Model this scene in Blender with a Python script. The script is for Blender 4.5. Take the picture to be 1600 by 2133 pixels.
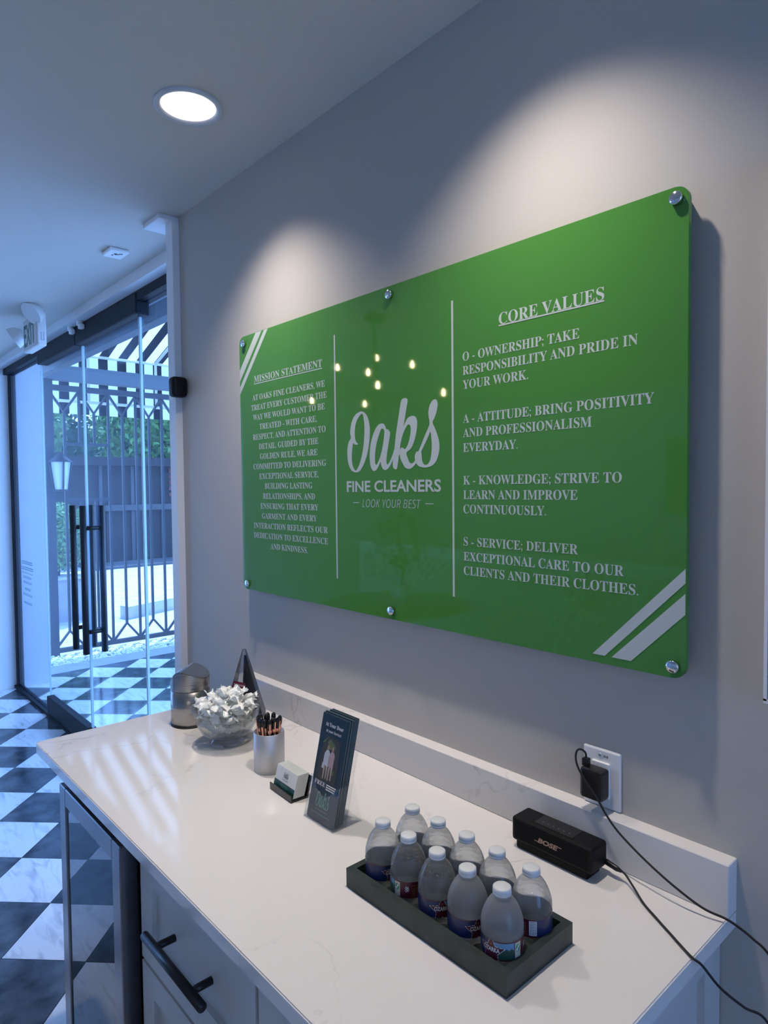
import bpy, bmesh, math, random
from mathutils import Vector, Matrix
random.seed(7)
PI = math.pi
SC = bpy.context.scene
COL = SC.collection
for o in list(bpy.data.objects):
    bpy.data.objects.remove(o)

# ------------------------------------------------------------------ camera
EYE = 1.6107            # camera height above the floor
SETB = 1.128            # camera distance from the wall
def make_camera():
    yaw, pitch, roll = -0.8394, -0.0372, -0.0100
    f = Vector((math.sin(yaw)*math.cos(pitch), math.cos(yaw)*math.cos(pitch), math.sin(pitch)))
    r0 = Vector((math.cos(yaw), -math.sin(yaw), 0)); u0 = r0.cross(f)
    r = math.cos(roll)*r0 + math.sin(roll)*u0
    u = -math.sin(roll)*r0 + math.cos(roll)*u0
    c = bpy.data.cameras.new('camera'); o = bpy.data.objects.new('camera', c); COL.objects.link(o)
    M = Matrix.Identity(4)
    for i in range(3):
        M[i][0], M[i][1], M[i][2] = r[i], u[i], -f[i]
    M[0][3], M[1][3], M[2][3] = 0, -SETB, EYE
    o.matrix_world = M
    c.sensor_fit = 'VERTICAL'; c.sensor_height = 24.0
    c.lens = 24.0*1374.27/2133.0
    c.clip_start = 0.02; c.clip_end = 200
    SC.camera = o
make_camera()

# ------------------------------------------------------------------ light and exposure
SC.view_settings.view_transform = 'Standard'
SC.view_settings.look = 'None'
SC.view_settings.gamma = 1.0
SC.view_settings.use_curve_mapping = False
SC.view_settings.exposure = 0.0
SKY_COL, SKY_STR = (0.38, 0.61, 1.0, 1), 5.8
SUN_COL, SUN_STR = (0.92, 0.97, 1.0), 10.0
SPOT_COL, SPOT_W = (1.0, 0.88, 0.79), 56.0
FILL_COL, FILL_W = (1.0, 0.93, 0.82), 14.0
W = bpy.data.worlds.new('sky'); SC.world = W; W.use_nodes = True
W.node_tree.nodes['Background'].inputs[0].default_value = SKY_COL
W.node_tree.nodes['Background'].inputs[1].default_value = SKY_STR
def make_sun():
    l = bpy.data.lights.new('sun', 'SUN'); l.energy = SUN_STR; l.color = SUN_COL; l.angle = 0.01
    o = bpy.data.objects.new('sun', l); COL.objects.link(o); o.location = (-12, 10, 14)
    o.rotation_euler = Vector((-0.30, 0.25, 0.92)).to_track_quat('Z', 'Y').to_euler()
make_sun()
try:
    SC.cycles.use_denoising = True
    SC.cycles.max_bounces = 24
    SC.cycles.transparent_max_bounces = 24
    SC.cycles.transmission_bounces = 24
    SC.cycles.sample_clamp_indirect = 6.0
    SC.cycles.caustics_refractive = False
    SC.cycles.caustics_reflective = False
except Exception:
    pass

# ------------------------------------------------------------------ materials
def mat(name, col, rough=0.5, metal=0.0, spec=0.5, trans=0.0, ior=1.45, coat=0.0, alpha=1.0, emit=None, estr=0.0, sss=0.0):
    m = bpy.data.materials.new(name); m.use_nodes = True
    b = m.node_tree.nodes['Principled BSDF']
    b.inputs['Base Color'].default_value = (*col, 1)
    b.inputs['Roughness'].default_value = rough
    b.inputs['Metallic'].default_value = metal
    b.inputs['Specular IOR Level'].default_value = spec
    b.inputs['Transmission Weight'].default_value = trans
    b.inputs['IOR'].default_value = ior
    b.inputs['Coat Weight'].default_value = coat
    b.inputs['Coat Roughness'].default_value = 0.03
    b.inputs['Alpha'].default_value = alpha
    if emit:
        b.inputs['Emission Color'].default_value = (*emit, 1)
        b.inputs['Emission Strength'].default_value = estr
    return m
def nodes(m):
    nt = m.node_tree
    return nt, nt.nodes, nt.links, nt.nodes['Principled BSDF']
def noisy(m, scale, amount, detail=4, rough_amt=0.0, bump=0.0):
    """multiply the base colour by a soft noise (material grain), optional bump"""
    nt, N, L, b = nodes(m)
    base = tuple(b.inputs['Base Color'].default_value)
    geo = N.new('ShaderNodeNewGeometry'); n = N.new('ShaderNodeTexNoise')
    n.inputs['Scale'].default_value = scale; n.inputs['Detail'].default_value = detail
    L.new(geo.outputs['Position'], n.inputs['Vector'])
    r = N.new('ShaderNodeValToRGB')
    r.color_ramp.elements[0].position = 0.3; r.color_ramp.elements[1].position = 0.7
    r.color_ramp.elements[0].color = (*[c*(1-amount) for c in base[:3]], 1)
    r.color_ramp.elements[1].color = (*[min(1, c*(1+amount)) for c in base[:3]], 1)
    L.new(n.outputs['Fac'], r.inputs[0]); L.new(r.outputs[0], b.inputs['Base Color'])
    if bump:
        bp = N.new('ShaderNodeBump'); bp.inputs['Strength'].default_value = bump; bp.inputs['Distance'].default_value = 0.002
        L.new(n.outputs['Fac'], bp.inputs['Height']); L.new(bp.outputs[0], b.inputs['Normal'])
    return m
def thin_glass(name, tint, refl=1.0, rough=0.0):
    m = bpy.data.materials.new(name); m.use_nodes = True
    nt = m.node_tree; N, L = nt.nodes, nt.links
    N.remove(N['Principled BSDF']); out = N['Material Output']
    t = N.new('ShaderNodeBsdfTransparent'); t.inputs[0].default_value = (*tint, 1)
    g = N.new('ShaderNodeBsdfGlossy'); g.inputs['Roughness'].default_value = rough; g.inputs[0].default_value = (0.95, 0.97, 1, 1)
    f = N.new('ShaderNodeFresnel'); geo = N.new('ShaderNodeNewGeometry')
    io = N.new('ShaderNodeMapRange'); io.inputs['To Min'].default_value = 1.5; io.inputs['To Max'].default_value = 1/1.5
    L.new(geo.outputs['Backfacing'], io.inputs[0]); L.new(io.outputs[0], f.inputs[0])
    mu = N.new('ShaderNodeMath'); mu.operation = 'MULTIPLY'; mu.inputs[1].default_value = refl
    mx = N.new('ShaderNodeMixShader')
    L.new(f.outputs[0], mu.inputs[0]); L.new(mu.outputs[0], mx.inputs[0])
    L.new(t.outputs[0], mx.inputs[1]); L.new(g.outputs[0], mx.inputs[2]); L.new(mx.outputs[0], out.inputs[0])
    return m
def clear_body(name, tint, ior, see, rough=0.0, haze=0.0):
    """clear refracting material; part of the light passes straight on"""
    m = bpy.data.materials.new(name); m.use_nodes = True
    nt = m.node_tree; N, L = nt.nodes, nt.links
    N.remove(N['Principled BSDF']); out = N['Material Output']
    t = N.new('ShaderNodeBsdfTransparent'); t.inputs[0].default_value = (*tint, 1)
    r = N.new('ShaderNodeBsdfRefraction'); r.inputs['Color'].default_value = (*tint, 1); r.inputs['Roughness'].default_value = rough; r.inputs['IOR'].default_value = ior
    g = N.new('ShaderNodeBsdfGlossy'); g.inputs['Roughness'].default_value = rough
    f = N.new('ShaderNodeFresnel'); f.inputs[0].default_value = 1.45
    geo = N.new('ShaderNodeNewGeometry'); io = N.new('ShaderNodeMapRange'); io.inputs['To Min'].default_value = 1.45; io.inputs['To Max'].default_value = 1/1.45
    L.new(geo.outputs['Backfacing'], io.inputs[0]); L.new(io.outputs[0], f.inputs[0])
    a = N.new('ShaderNodeMixShader'); a.inputs[0].default_value = see
    L.new(r.outputs[0], a.inputs[1]); L.new(t.outputs[0], a.inputs[2])
    b = N.new('ShaderNodeMixShader'); L.new(f.outputs[0], b.inputs[0]); L.new(a.outputs[0], b.inputs[1]); L.new(g.outputs[0], b.inputs[2])
    if haze:
        d = N.new('ShaderNodeBsdfDiffuse'); d.inputs[0].default_value = (0.80, 0.82, 0.84, 1)
        tl = N.new('ShaderNodeBsdfTranslucent'); tl.inputs[0].default_value = (0.80, 0.82, 0.84, 1)
        h = N.new('ShaderNodeMixShader'); h.inputs[0].default_value = 0.5; L.new(d.outputs[0], h.inputs[1]); L.new(tl.outputs[0], h.inputs[2])
        k = N.new('ShaderNodeMixShader'); k.inputs[0].default_value = haze; L.new(b.outputs[0], k.inputs[1]); L.new(h.outputs[0], k.inputs[2])
        b = k
    L.new(b.outputs[0], out.inputs[0])
    return m
def fabric_mat(name, col, transl):
    m = bpy.data.materials.new(name); m.use_nodes = True
    nt = m.node_tree; N, L = nt.nodes, nt.links
    N.remove(N['Principled BSDF']); out = N['Material Output']
    d = N.new('ShaderNodeBsdfDiffuse'); d.inputs[0].default_value = (*col, 1)
    t = N.new('ShaderNodeBsdfTranslucent'); t.inputs[0].default_value = (*col, 1)
    mx = N.new('ShaderNodeMixShader'); mx.inputs[0].default_value = transl
    L.new(d.outputs[0], mx.inputs[1]); L.new(t.outputs[0], mx.inputs[2]); L.new(mx.outputs[0], out.inputs[0])
    return m
def tile_mat():
    m = mat('marble checker tile', (0.7, 0.72, 0.75), 0.12, spec=0.5)
    nt, N, L, b = nodes(m)
    geo = N.new('ShaderNodeNewGeometry')
    mp = N.new('ShaderNodeMapping'); mp.vector_type = 'TEXTURE'
    mp.inputs['Location'].default_value = (-2.758, -0.4263, 0); mp.inputs['Rotation'].default_value = (0, 0, PI/4)
    s = 0.21553*2/math.sqrt(2)
    mp.inputs['Scale'].default_value = (s, s, s)
    L.new(geo.outputs['Position'], mp.inputs['Vector'])
    ad = N.new('ShaderNodeVectorMath'); ad.operation = 'ADD'; ad.inputs[1].default_value = (0, 0, 0.5)
    L.new(mp.outputs[0], ad.inputs[0])
    ch = N.new('ShaderNodeTexChecker'); ch.inputs['Scale'].default_value = 1.0
    L.new(ad.outputs[0], ch.inputs['Vector'])
    # veins, drawn out along one direction
    m2 = N.new('ShaderNodeMapping'); m2.inputs['Rotation'].default_value = (0, 0, 0.5); m2.inputs['Scale'].default_value = (4, 16, 4)
    L.new(geo.outputs['Position'], m2.inputs['Vector'])
    n1 = N.new('ShaderNodeTexNoise'); n1.inputs['Scale'].default_value = 1.6; n1.inputs['Detail'].default_value = 8; n1.inputs['Distortion'].default_value = 0.8
    L.new(m2.outputs[0], n1.inputs['Vector'])
    rw = N.new('ShaderNodeValToRGB')
    e = rw.color_ramp.elements; e[0].position = 0.26; e[0].color = (0.50, 0.53, 0.58, 1); e[1].position = 0.50; e[1].color = (0.82, 0.84, 0.88, 1)
    L.new(n1.outputs['Fac'], rw.inputs[0])
    n2 = N.new('ShaderNodeTexNoise'); n2.inputs['Scale'].default_value = 9; n2.inputs['Detail'].default_value = 7
    L.new(geo.outputs['Position'], n2.inputs['Vector'])
    rd = N.new('ShaderNodeValToRGB')
    e = rd.color_ramp.elements; e[0].position = 0.35; e[0].color = (0.028, 0.037, 0.050, 1); e[1].position = 0.72; e[1].color = (0.12, 0.145, 0.18, 1)
    x = e.new(0.86) if False else None
    L.new(n2.outputs['Fac'], rd.inputs[0])
    mx = N.new('ShaderNodeMix'); mx.data_type = 'RGBA'
    L.new(ch.outputs['Fac'], mx.inputs['Factor']); L.new(rd.outputs[0], mx.inputs['A']); L.new(rw.outputs[0], mx.inputs['B'])
    # dark grout
    fr = N.new('ShaderNodeVectorMath'); fr.operation = 'FRACTION'; L.new(mp.outputs[0], fr.inputs[0])
    sp = N.new('ShaderNodeSeparateXYZ'); L.new(fr.outputs[0], sp.inputs[0])
    def edge(sock):
        a = N.new('ShaderNodeMath'); a.operation = 'PINGPONG'; a.inputs[1].default_value = 0.5; L.new(sock, a.inputs[0])
        c = N.new('ShaderNodeMath'); c.operation = 'LESS_THAN'; c.inputs[1].default_value = 0.006; L.new(a.outputs[0], c.inputs[0]); return c
    a, c = edge(sp.outputs[0]), edge(sp.outputs[1])
    om = N.new('ShaderNodeMath'); om.operation = 'MAXIMUM'; L.new(a.outputs[0], om.inputs[0]); L.new(c.outputs[0], om.inputs[1])
    m3 = N.new('ShaderNodeMix'); m3.data_type = 'RGBA'; m3.inputs['B'].default_value = (0.02, 0.025, 0.03, 1)
    L.new(om.outputs[0], m3.inputs['Factor']); L.new(mx.outputs['Result'], m3.inputs['A']); L.new(m3.outputs['Result'], b.inputs['Base Color'])
    return m
def quartz_mat():
    m = mat('white quartz', (0.74, 0.72, 0.70), 0.055, spec=0.5)
    nt, N, L, b = nodes(m)
    geo = N.new('ShaderNodeNewGeometry')
    n0 = N.new('ShaderNodeTexNoise'); n0.inputs['Scale'].default_value = 3.2; n0.inputs['Detail'].default_value = 6; n0.inputs['Distortion'].default_value = 1.0
    L.new(geo.outputs['Position'], n0.inputs['Vector'])
    a = N.new('ShaderNodeMath'); a.operation = 'SUBTRACT'; a.inputs[1].default_value = 0.5; L.new(n0.outputs['Fac'], a.inputs[0])
    ab = N.new('ShaderNodeMath'); ab.operation = 'ABSOLUTE'; L.new(a.outputs[0], ab.inputs[0])
    r = N.new('ShaderNodeValToRGB'); r.color_ramp.elements[0].color = (1, 1, 1, 1); r.color_ramp.elements[1].color = (0, 0, 0, 1); r.color_ramp.elements[1].position = 0.008
    L.new(ab.outputs[0], r.inputs[0])
    n1 = N.new('ShaderNodeTexNoise'); n1.inputs['Scale'].default_value = 2.3; n1.inputs['Detail'].default_value = 2; L.new(geo.outputs['Position'], n1.inputs['Vector'])
    r1 = N.new('ShaderNodeValToRGB'); r1.color_ramp.elements[0].position = 0.50; r1.color_ramp.elements[1].position = 0.62
    L.new(n1.outputs['Fac'], r1.inputs[0])
    mu = N.new('ShaderNodeMath'); mu.operation = 'MULTIPLY'; L.new(r.outputs[0], mu.inputs[0]); L.new(r1.outputs[0], mu.inputs[1])
    m2 = N.new('ShaderNodeMath'); m2.operation = 'MULTIPLY'; m2.inputs[1].default_value = 0.38; L.new(mu.outputs[0], m2.inputs[0])
    mx = N.new('ShaderNodeMix'); mx.data_type = 'RGBA'; mx.inputs['A'].default_value = (0.74, 0.72, 0.70, 1); mx.inputs['B'].default_value = (0.30, 0.29, 0.28, 1)
    L.new(m2.outputs[0], mx.inputs['Factor']); L.new(mx.outputs['Result'], b.inputs['Base Color'])
    return m
def brushed(name, col, rough, zscale=(4, 4, 220)):
    m = mat(name, col, rough, metal=1.0)
    nt, N, L, b = nodes(m)
    tc = N.new('ShaderNodeTexCoord'); mp = N.new('ShaderNodeMapping'); mp.inputs['Scale'].default_value = zscale
    L.new(tc.outputs['Object'], mp.inputs['Vector'])
    n = N.new('ShaderNodeTexNoise'); n.inputs['Scale'].default_value = 6; L.new(mp.outputs[0], n.inputs['Vector'])
    mr = N.new('ShaderNodeMapRange'); mr.inputs['To Min'].default_value = rough*0.75; mr.inputs['To Max'].default_value = rough*1.3
    L.new(n.outputs['Fac'], mr.inputs[0]); L.new(mr.outputs[0], b.inputs['Roughness'])
    return m

M = dict(
    wall=noisy(mat('wall paint', (0.48, 0.462, 0.435), 0.55, spec=0.3), 260, 0.015, bump=0.06),
    ceil=noisy(mat('ceiling paint', (0.63, 0.605, 0.555), 0.7, spec=0.2), 200, 0.01),
    white=mat('white painted wood', (0.78, 0.79, 0.80), 0.4),
    leftwall=mat('white wall paint', (0.88, 0.88, 0.89), 0.6),
    tile=tile_mat(), quartz=quartz_mat(),
    cab=mat('pale grey cabinet paint', (0.55, 0.555, 0.55), 0.38),
    black=mat('black powder coat', (0.008, 0.008, 0.010), 0.35),
    frame=mat('black aluminium', (0.010, 0.011, 0.016), 0.5, spec=0.2),
    rubber=mat('black rubber', (0.010, 0.010, 0.011), 0.6),
    glass=thin_glass('storefront glass', (0.71, 0.84, 1.0), 0.55),
    glassedge=mat('polished glass edge', (0.55, 0.70, 0.78), 0.15, spec=0.6),
    steel=brushed('brushed steel', (0.40, 0.39, 0.38), 0.28),
    darksteel=brushed('dark stainless', (0.30, 0.30, 0.32), 0.30),
    chrome=mat('chrome', (0.82, 0.83, 0.85), 0.08, metal=1.0),
    alu=mat('satin aluminium', (0.66, 0.655, 0.66), 0.52, metal=1.0),
    green=mat('green back-painted acrylic', (0.066, 0.232, 0.042), 0.035, spec=0.5),
    ink=mat('pale print under acrylic', (0.50, 0.56, 0.53), 0.035, spec=0.5),
    plasticw=mat('white plastic', (0.80, 0.80, 0.79), 0.32),
    cap=mat('cloudy white cap', (0.62, 0.64, 0.65), 0.38),
    clear=clear_body('clear glassware', (0.985, 0.99, 0.99), 1.3, 0.88),
    acryl=thin_glass('clear acrylic sheet', (0.97, 0.98, 0.99), 1.0),
    crystal=clear_body('crystal', (0.95, 0.96, 0.975), 1.5, 0.28),
    water=clear_body('water bottle', (0.97, 0.98, 0.985), 1.33, 0.60, 0.0, 0.15),
    foggy=clear_body('fogged water bottle', (0.97, 0.98, 0.985), 1.33, 0.50, 0.3, 0.26),
    navy=mat('navy label', (0.012, 0.022, 0.085), 0.28),
    maroon=mat('maroon label', (0.075, 0.008, 0.022), 0.28),
    labwhite=mat('white label print', (0.70, 0.70, 0.70), 0.3),
    labgold=mat('bronze label print', (0.22, 0.12, 0.05), 0.3),
    labsky=mat('sky blue label print', (0.10, 0.25, 0.42), 0.3),
    labtree=mat('dark green label print', (0.02, 0.07, 0.05), 0.3),
    labbeige=mat('beige label print', (0.45, 0.43, 0.33), 0.3),
    labgreen=mat('green label print', (0.04, 0.25, 0.14), 0.3),
    tray=noisy(mat('dark green soapstone', (0.024, 0.036, 0.034), 0.42), 30, 0.35, 6),
    bose=mat('matte black speaker', (0.005, 0.005, 0.006), 0.5, spec=0.2),
    bosegrille=mat('black speaker grille', (0.003, 0.003, 0.005), 0.6, spec=0.15),
    bronze=mat('bronze lettering', (0.35, 0.25, 0.20), 0.35, metal=0.6),
    rose=mat('rose gold', (0.80, 0.42, 0.32), 0.18, metal=1.0),
    penblack=mat('gloss black pen', (0.006, 0.006, 0.007), 0.15),
    bronavy=mat('dark teal brochure', (0.010, 0.026, 0.042), 0.3),
    broedge=mat('brochure paper edge', (0.10, 0.16, 0.19), 0.7),
    paper=mat('white card', (0.66, 0.68, 0.66), 0.5),
    cardgreen=mat('dark green print', (0.008, 0.050, 0.040), 0.4),
    oakgreen=mat('pale green print', (0.13, 0.30, 0.20), 0.4),
    wrap=mat('white candy wrapper', (0.93, 0.94, 0.90), 0.22, trans=0.0, spec=0.6),
    wrapg=mat('green wrapper print', (0.25, 0.42, 0.18), 0.3),
    skin=mat('printed skin tone', (0.30, 0.16, 0.11), 0.4), shirt=mat('printed pale shirt', (0.42, 0.45, 0.52), 0.4),
    pink=mat('printed mauve shirt', (0.38, 0.26, 0.30), 0.4), khaki=mat('printed tan trousers', (0.32, 0.26, 0.21), 0.4),
    leafp=mat('printed foliage', (0.09, 0.13, 0.05), 0.4), brownp=mat('printed dark ground', (0.035, 0.035, 0.03), 0.4),
    lens=mat('lit lamp lens', (0.9, 0.9, 0.9), 0.4, emit=(1.0, 0.93, 0.95), estr=1.0),
    ring=mat('lamp trim ring', (0.62, 0.63, 0.64), 0.35),
    bulb=mat('lit bulb', (1, 0.9, 0.7), 0.3, emit=(1.0, 0.80, 0.45), estr=60),
    exitgreen=mat('green exit letter', (0.01, 0.16, 0.10), 0.4),
    led=mat('grey led lens', (0.45, 0.47, 0.50), 0.2),
    red=mat('dark red band', (0.13, 0.012, 0.03), 0.3), blue=mat('dark refracted facet', (0.006, 0.010, 0.030), 0.2),
    concrete=noisy(mat('pale concrete', (0.42, 0.42, 0.42), 0.9), 6, 0.18, 8),
    curb=noisy(mat('grey porch concrete', (0.30, 0.31, 0.34), 0.8), 8, 0.12, 6),
    stone=mat('pale pebble', (0.62, 0.64, 0.60), 0.7),
    iron=mat('dark iron paint', (0.020, 0.022, 0.030), 0.45),
    greybeam=mat('grey painted beam', (0.10, 0.12, 0.14), 0.6),
    awnw=fabric_mat('white awning canvas', (0.80, 0.82, 0.80), 0.30), awnb=fabric_mat('black awning canvas', (0.014, 0.015, 0.022), 0.2),
    wood=noisy(mat('weathered dark wood', (0.022, 0.017, 0.017), 0.85), 7, 0.3), roofd=mat('dark roof', (0.06, 0.06, 0.065), 0.8),
    leaf1=mat('green leaf', (0.10, 0.22, 0.05), 0.5), leaf2=mat('dark green leaf', (0.030, 0.075, 0.030), 0.5), leaf3=mat('pale green leaf', (0.20, 0.34, 0.14), 0.5),
    bark=mat('bark', (0.07, 0.05, 0.04), 0.9), asphalt=mat('asphalt', (0.07, 0.075, 0.085), 0.9),
    panew=mat('milky lantern pane', (0.55, 0.62, 0.70), 0.3),
    desk=mat('white desk paint', (0.76, 0.77, 0.78), 0.45), deskh=mat('desk recess shade', (0.10, 0.11, 0.12), 0.6),
    tabletop=mat('black table lacquer', (0.010, 0.010, 0.012), 0.25),
    brick=mat('brick red boards', (0.13, 0.035, 0.03), 0.8),
)
# ------------------------------------------------------------------ mesh helpers
def BM(): return bmesh.new()
def box(b, x0, x1, y0, y1, z0, z1, bev=0.0, seg=2, mi=0):
    g = bmesh.ops.create_cube(b, size=1.0)
    vs = g['verts']
    for v in vs:
        v.co = Vector(((x0+x1)/2 + v.co.x*(x1-x0), (y0+y1)/2 + v.co.y*(y1-y0), (z0+z1)/2 + v.co.z*(z1-z0)))
    fs = set(f for v in vs for f in v.link_faces)
    if bev:
        es = list(set(e for v in vs for e in v.link_edges))
        r = bmesh.ops.bevel(b, geom=es, offset=bev, segments=seg, affect='EDGES', profile=0.5)
        fs = set(f for f in r['faces']) | set(f for f in fs if f.is_valid)
        vs = list(set(v for f in fs for v in f.verts))
    for f in fs: f.material_index = mi
    return vs
def xf(vs, mtx):
    for v in vs: v.co = mtx @ v.co
def tube(b, pts, r, n=10, caps=True, mi=0, radii=None):
    pts = [Vector(p) for p in pts]; rings = []
    t0 = (pts[1]-pts[0]).normalized()
    up = Vector((0, 0, 1)) if abs(t0.z) < 0.9 else Vector((1, 0, 0))
    a = t0.cross(up).normalized()
    for i, p in enumerate(pts):
        t = (pts[min(i+1, len(pts)-1)] - pts[max(i-1, 0)]).normalized()
        a = (a - t*a.dot(t)).normalized(); c = t.cross(a)
        rr = radii[i] if radii else r
        rings.append([b.verts.new(p + rr*(math.cos(2*PI*k/n)*a + math.sin(2*PI*k/n)*c)) for k in range(n)])
    fs = []
    for i in range(len(rings)-1):
        for k in range(n):
            fs.append(b.faces.new((rings[i][k], rings[i][(k+1) % n], rings[i+1][(k+1) % n], rings[i+1][k])))
    if caps:
        fs.append(b.faces.new(rings[0][::-1])); fs.append(b.faces.new(rings[-1]))
    for f in fs: f.material_index = mi; f.smooth = True
    return [v for r_ in rings for v in r_]
def spline(pts, n=8, closed=False):
    P = [Vector(p) for p in pts]; out = []; m = len(P)
    rng = range(m) if closed else range(m-1)
    for i in rng:
        g = (lambda k: P[k % m]) if closed else (lambda k: P[max(0, min(m-1, k))])
        p0, p1, p2, p3 = g(i-1), g(i), g(i+1), g(i+2)
        for s in range(n):
            t = s/n
            out.append(0.5*((2*p1)+(-p0+p2)*t+(2*p0-5*p1+4*p2-p3)*t*t+(-p0+3*p1-3*p2+p3)*t**3))
    if not closed: out.append(P[-1])
    return out
def lathe(b, prof, n=48, c=(0, 0, 0), mi=0, close=False):
    rings = []
    for (r, z) in prof:
        if r < 1e-6: rings.append([b.verts.new((c[0], c[1], c[2]+z))])
        else: rings.append([b.verts.new((c[0]+r*math.cos(2*PI*k/n), c[1]+r*math.sin(2*PI*k/n), c[2]+z)) for k in range(n)])
    R = rings + ([rings[0]] if close else [])
    for A, B in zip(R, R[1:]):
        for k in range(n):
            k2 = (k+1) % n
            if len(A) == 1 and len(B) == 1: continue
            if len(A) == 1: f = b.faces.new((A[0], B[k2], B[k]))
            elif len(B) == 1: f = b.faces.new((A[k], A[k2], B[0]))
            else: f = b.faces.new((A[k], A[k2], B[k2], B[k]))
            f.smooth = True; f.material_index = mi
    return [v for r_ in rings for v in r_]
def prism(b, poly, h0, h1, axis='z', mi=0):
    """extrude a 2D polygon; axis is the extrusion direction; poly in the other two axes (x,y)/(x,z)/(y,z)"""
    def P(u, v, h):
        return {'z': (u, v, h), 'y': (u, h, v), 'x': (h, u, v)}[axis]
    A = [b.verts.new(P(u, v, h0)) for u, v in poly]; B = [b.verts.new(P(u, v, h1)) for u, v in poly]
    n = len(poly); fs = [b.faces.new(A[::-1]), b.faces.new(B)]
    for i in range(n): fs.append(b.faces.new((A[i], A[(i+1) % n], B[(i+1) % n], B[i])))
    for f in fs: f.material_index = mi
    return A+B
def obj(name, b, m, parent=None, smooth=False, wn=False):
    """link a bmesh as one object; local coordinates of its parent"""
    bmesh.ops.recalc_face_normals(b, faces=b.faces[:])
    me = bpy.data.meshes.new(name); b.to_mesh(me); b.free()
    for mm in (m if isinstance(m, (list, tuple)) else [m]): me.materials.append(mm)
    if smooth:
        for p in me.polygons: p.use_smooth = True
    o = bpy.data.objects.new(name, me); COL.objects.link(o)
    if parent: o.parent = parent
    return o
def tag(o, label, cat, group=None, kind=None):
    o['label'] = label; o['category'] = cat
    if group: o['group'] = group
    if kind: o['kind'] = kind
    return o
def thing(name, label, cat, loc=(0, 0, 0), rz=0.0, group=None):
    o = bpy.data.objects.new(name, None); COL.objects.link(o)
    o.empty_display_size = 0.05
    o.location = loc; o.rotation_euler = (0, 0, rz)
    return tag(o, label, cat, group)
def struct(name, b, m, label, cat=None):
    o = obj(name, b, m)
    o['kind'] = 'structure'; o['label'] = label
    o['category'] = cat or name.split('_')[0]
    return o
def wpart(name, b, m, root, parent=None, smooth=False):
    """part built in world coordinates of an unrotated thing"""
    l = root.location
    for v in b.verts: v.co -= l
    return obj(name, b, m, parent or root, smooth)
def dup(root, loc, rz, label=None, group=None):
    r = root.copy(); COL.objects.link(r); r.location = loc; r.rotation_euler = (0, 0, rz)
    if label: r['label'] = label
    if group: r['group'] = group
    for ch in list(root.children):
        c = ch.copy(); COL.objects.link(c); c.parent = r
        for g in list(ch.children):
            d = g.copy(); COL.objects.link(d); d.parent = c
    return r
# ------------------------------------------------------------------ lettering
def serif(s):
    return ''.join(chr(0x1D400+ord(c)-65) if 'A' <= c <= 'Z' else (chr(0x1D41A+ord(c)-97) if 'a' <= c <= 'z' else c) for c in s)
def ital(s):
    return ''.join(chr(0x1D608+ord(c)-65) if 'A' <= c <= 'Z' else c for c in s)
def curve_mesh(c):
    o = bpy.data.objects.new('tmp', c); COL.objects.link(o)
    dg = bpy.context.evaluated_depsgraph_get()
    me = bpy.data.meshes.new_from_object(o.evaluated_get(dg))
    bpy.data.objects.remove(o)
    V = [(v.co.x, v.co.y) for v in me.vertices]; F = [tuple(p.vertices) for p in me.polygons]
    bpy.data.meshes.remove(me)
    return V, F
CAPS = {}
def text2d(s, bold=0.0, res=3):
    c = bpy.data.curves.new('t', 'FONT'); c.body = s; c.size = 1.0; c.offset = bold; c.resolution_u = res
    V, F = curve_mesh(c); bpy.data.curves.remove(c)
    return V, F
def caph(sample):
    if sample not in CAPS:
        V, F = text2d(sample); CAPS[sample] = max(v[1] for v in V)-min(v[1] for v in V)
    return CAPS[sample]
def put2d(b, VF, mapf, mi=0):
    V, F = VF
    vs = [b.verts.new(mapf(x, y)) for x, y in V]
    for f in F:
        try:
            ff = b.faces.new([vs[i] for i in f]); ff.material_index = mi
        except ValueError: pass
def fit2d(VF, x0, x1, y0, h, sample=None, natural=False):
    """scale 2D geometry so it spans x0..x1 and its capitals are h tall from the base line y0"""
    V, F = VF
    mnx, mxx = min(v[0] for v in V), max(v[0] for v in V)
    sy = h/(caph(sample) if sample else (max(v[1] for v in V)-min(v[1] for v in V)))
    by = 0.0 if sample else min(v[1] for v in V)
    sx = (x1-x0)/(mxx-mnx)
    return [(x0+(x-mnx)*sx, y0+(y-by)*sy) for x, y in V], F
def poly2d(loops):
    c = bpy.data.curves.new('t', 'CURVE'); c.dimensions = '2D'; c.fill_mode = 'FRONT'
    for lp in loops:
        s = c.splines.new('POLY'); s.points.add(len(lp)-1); s.use_cyclic_u = True
        for p, q in zip(s.points, lp): p.co = (q[0], q[1], 0, 1)
    V, F = curve_mesh(c); bpy.data.curves.remove(c)
    return V, F
def sm(pts, n=5):
    return [(p.x, p.y) for p in spline([(x, -y, 0) for x, y in pts], n, True)]
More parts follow.
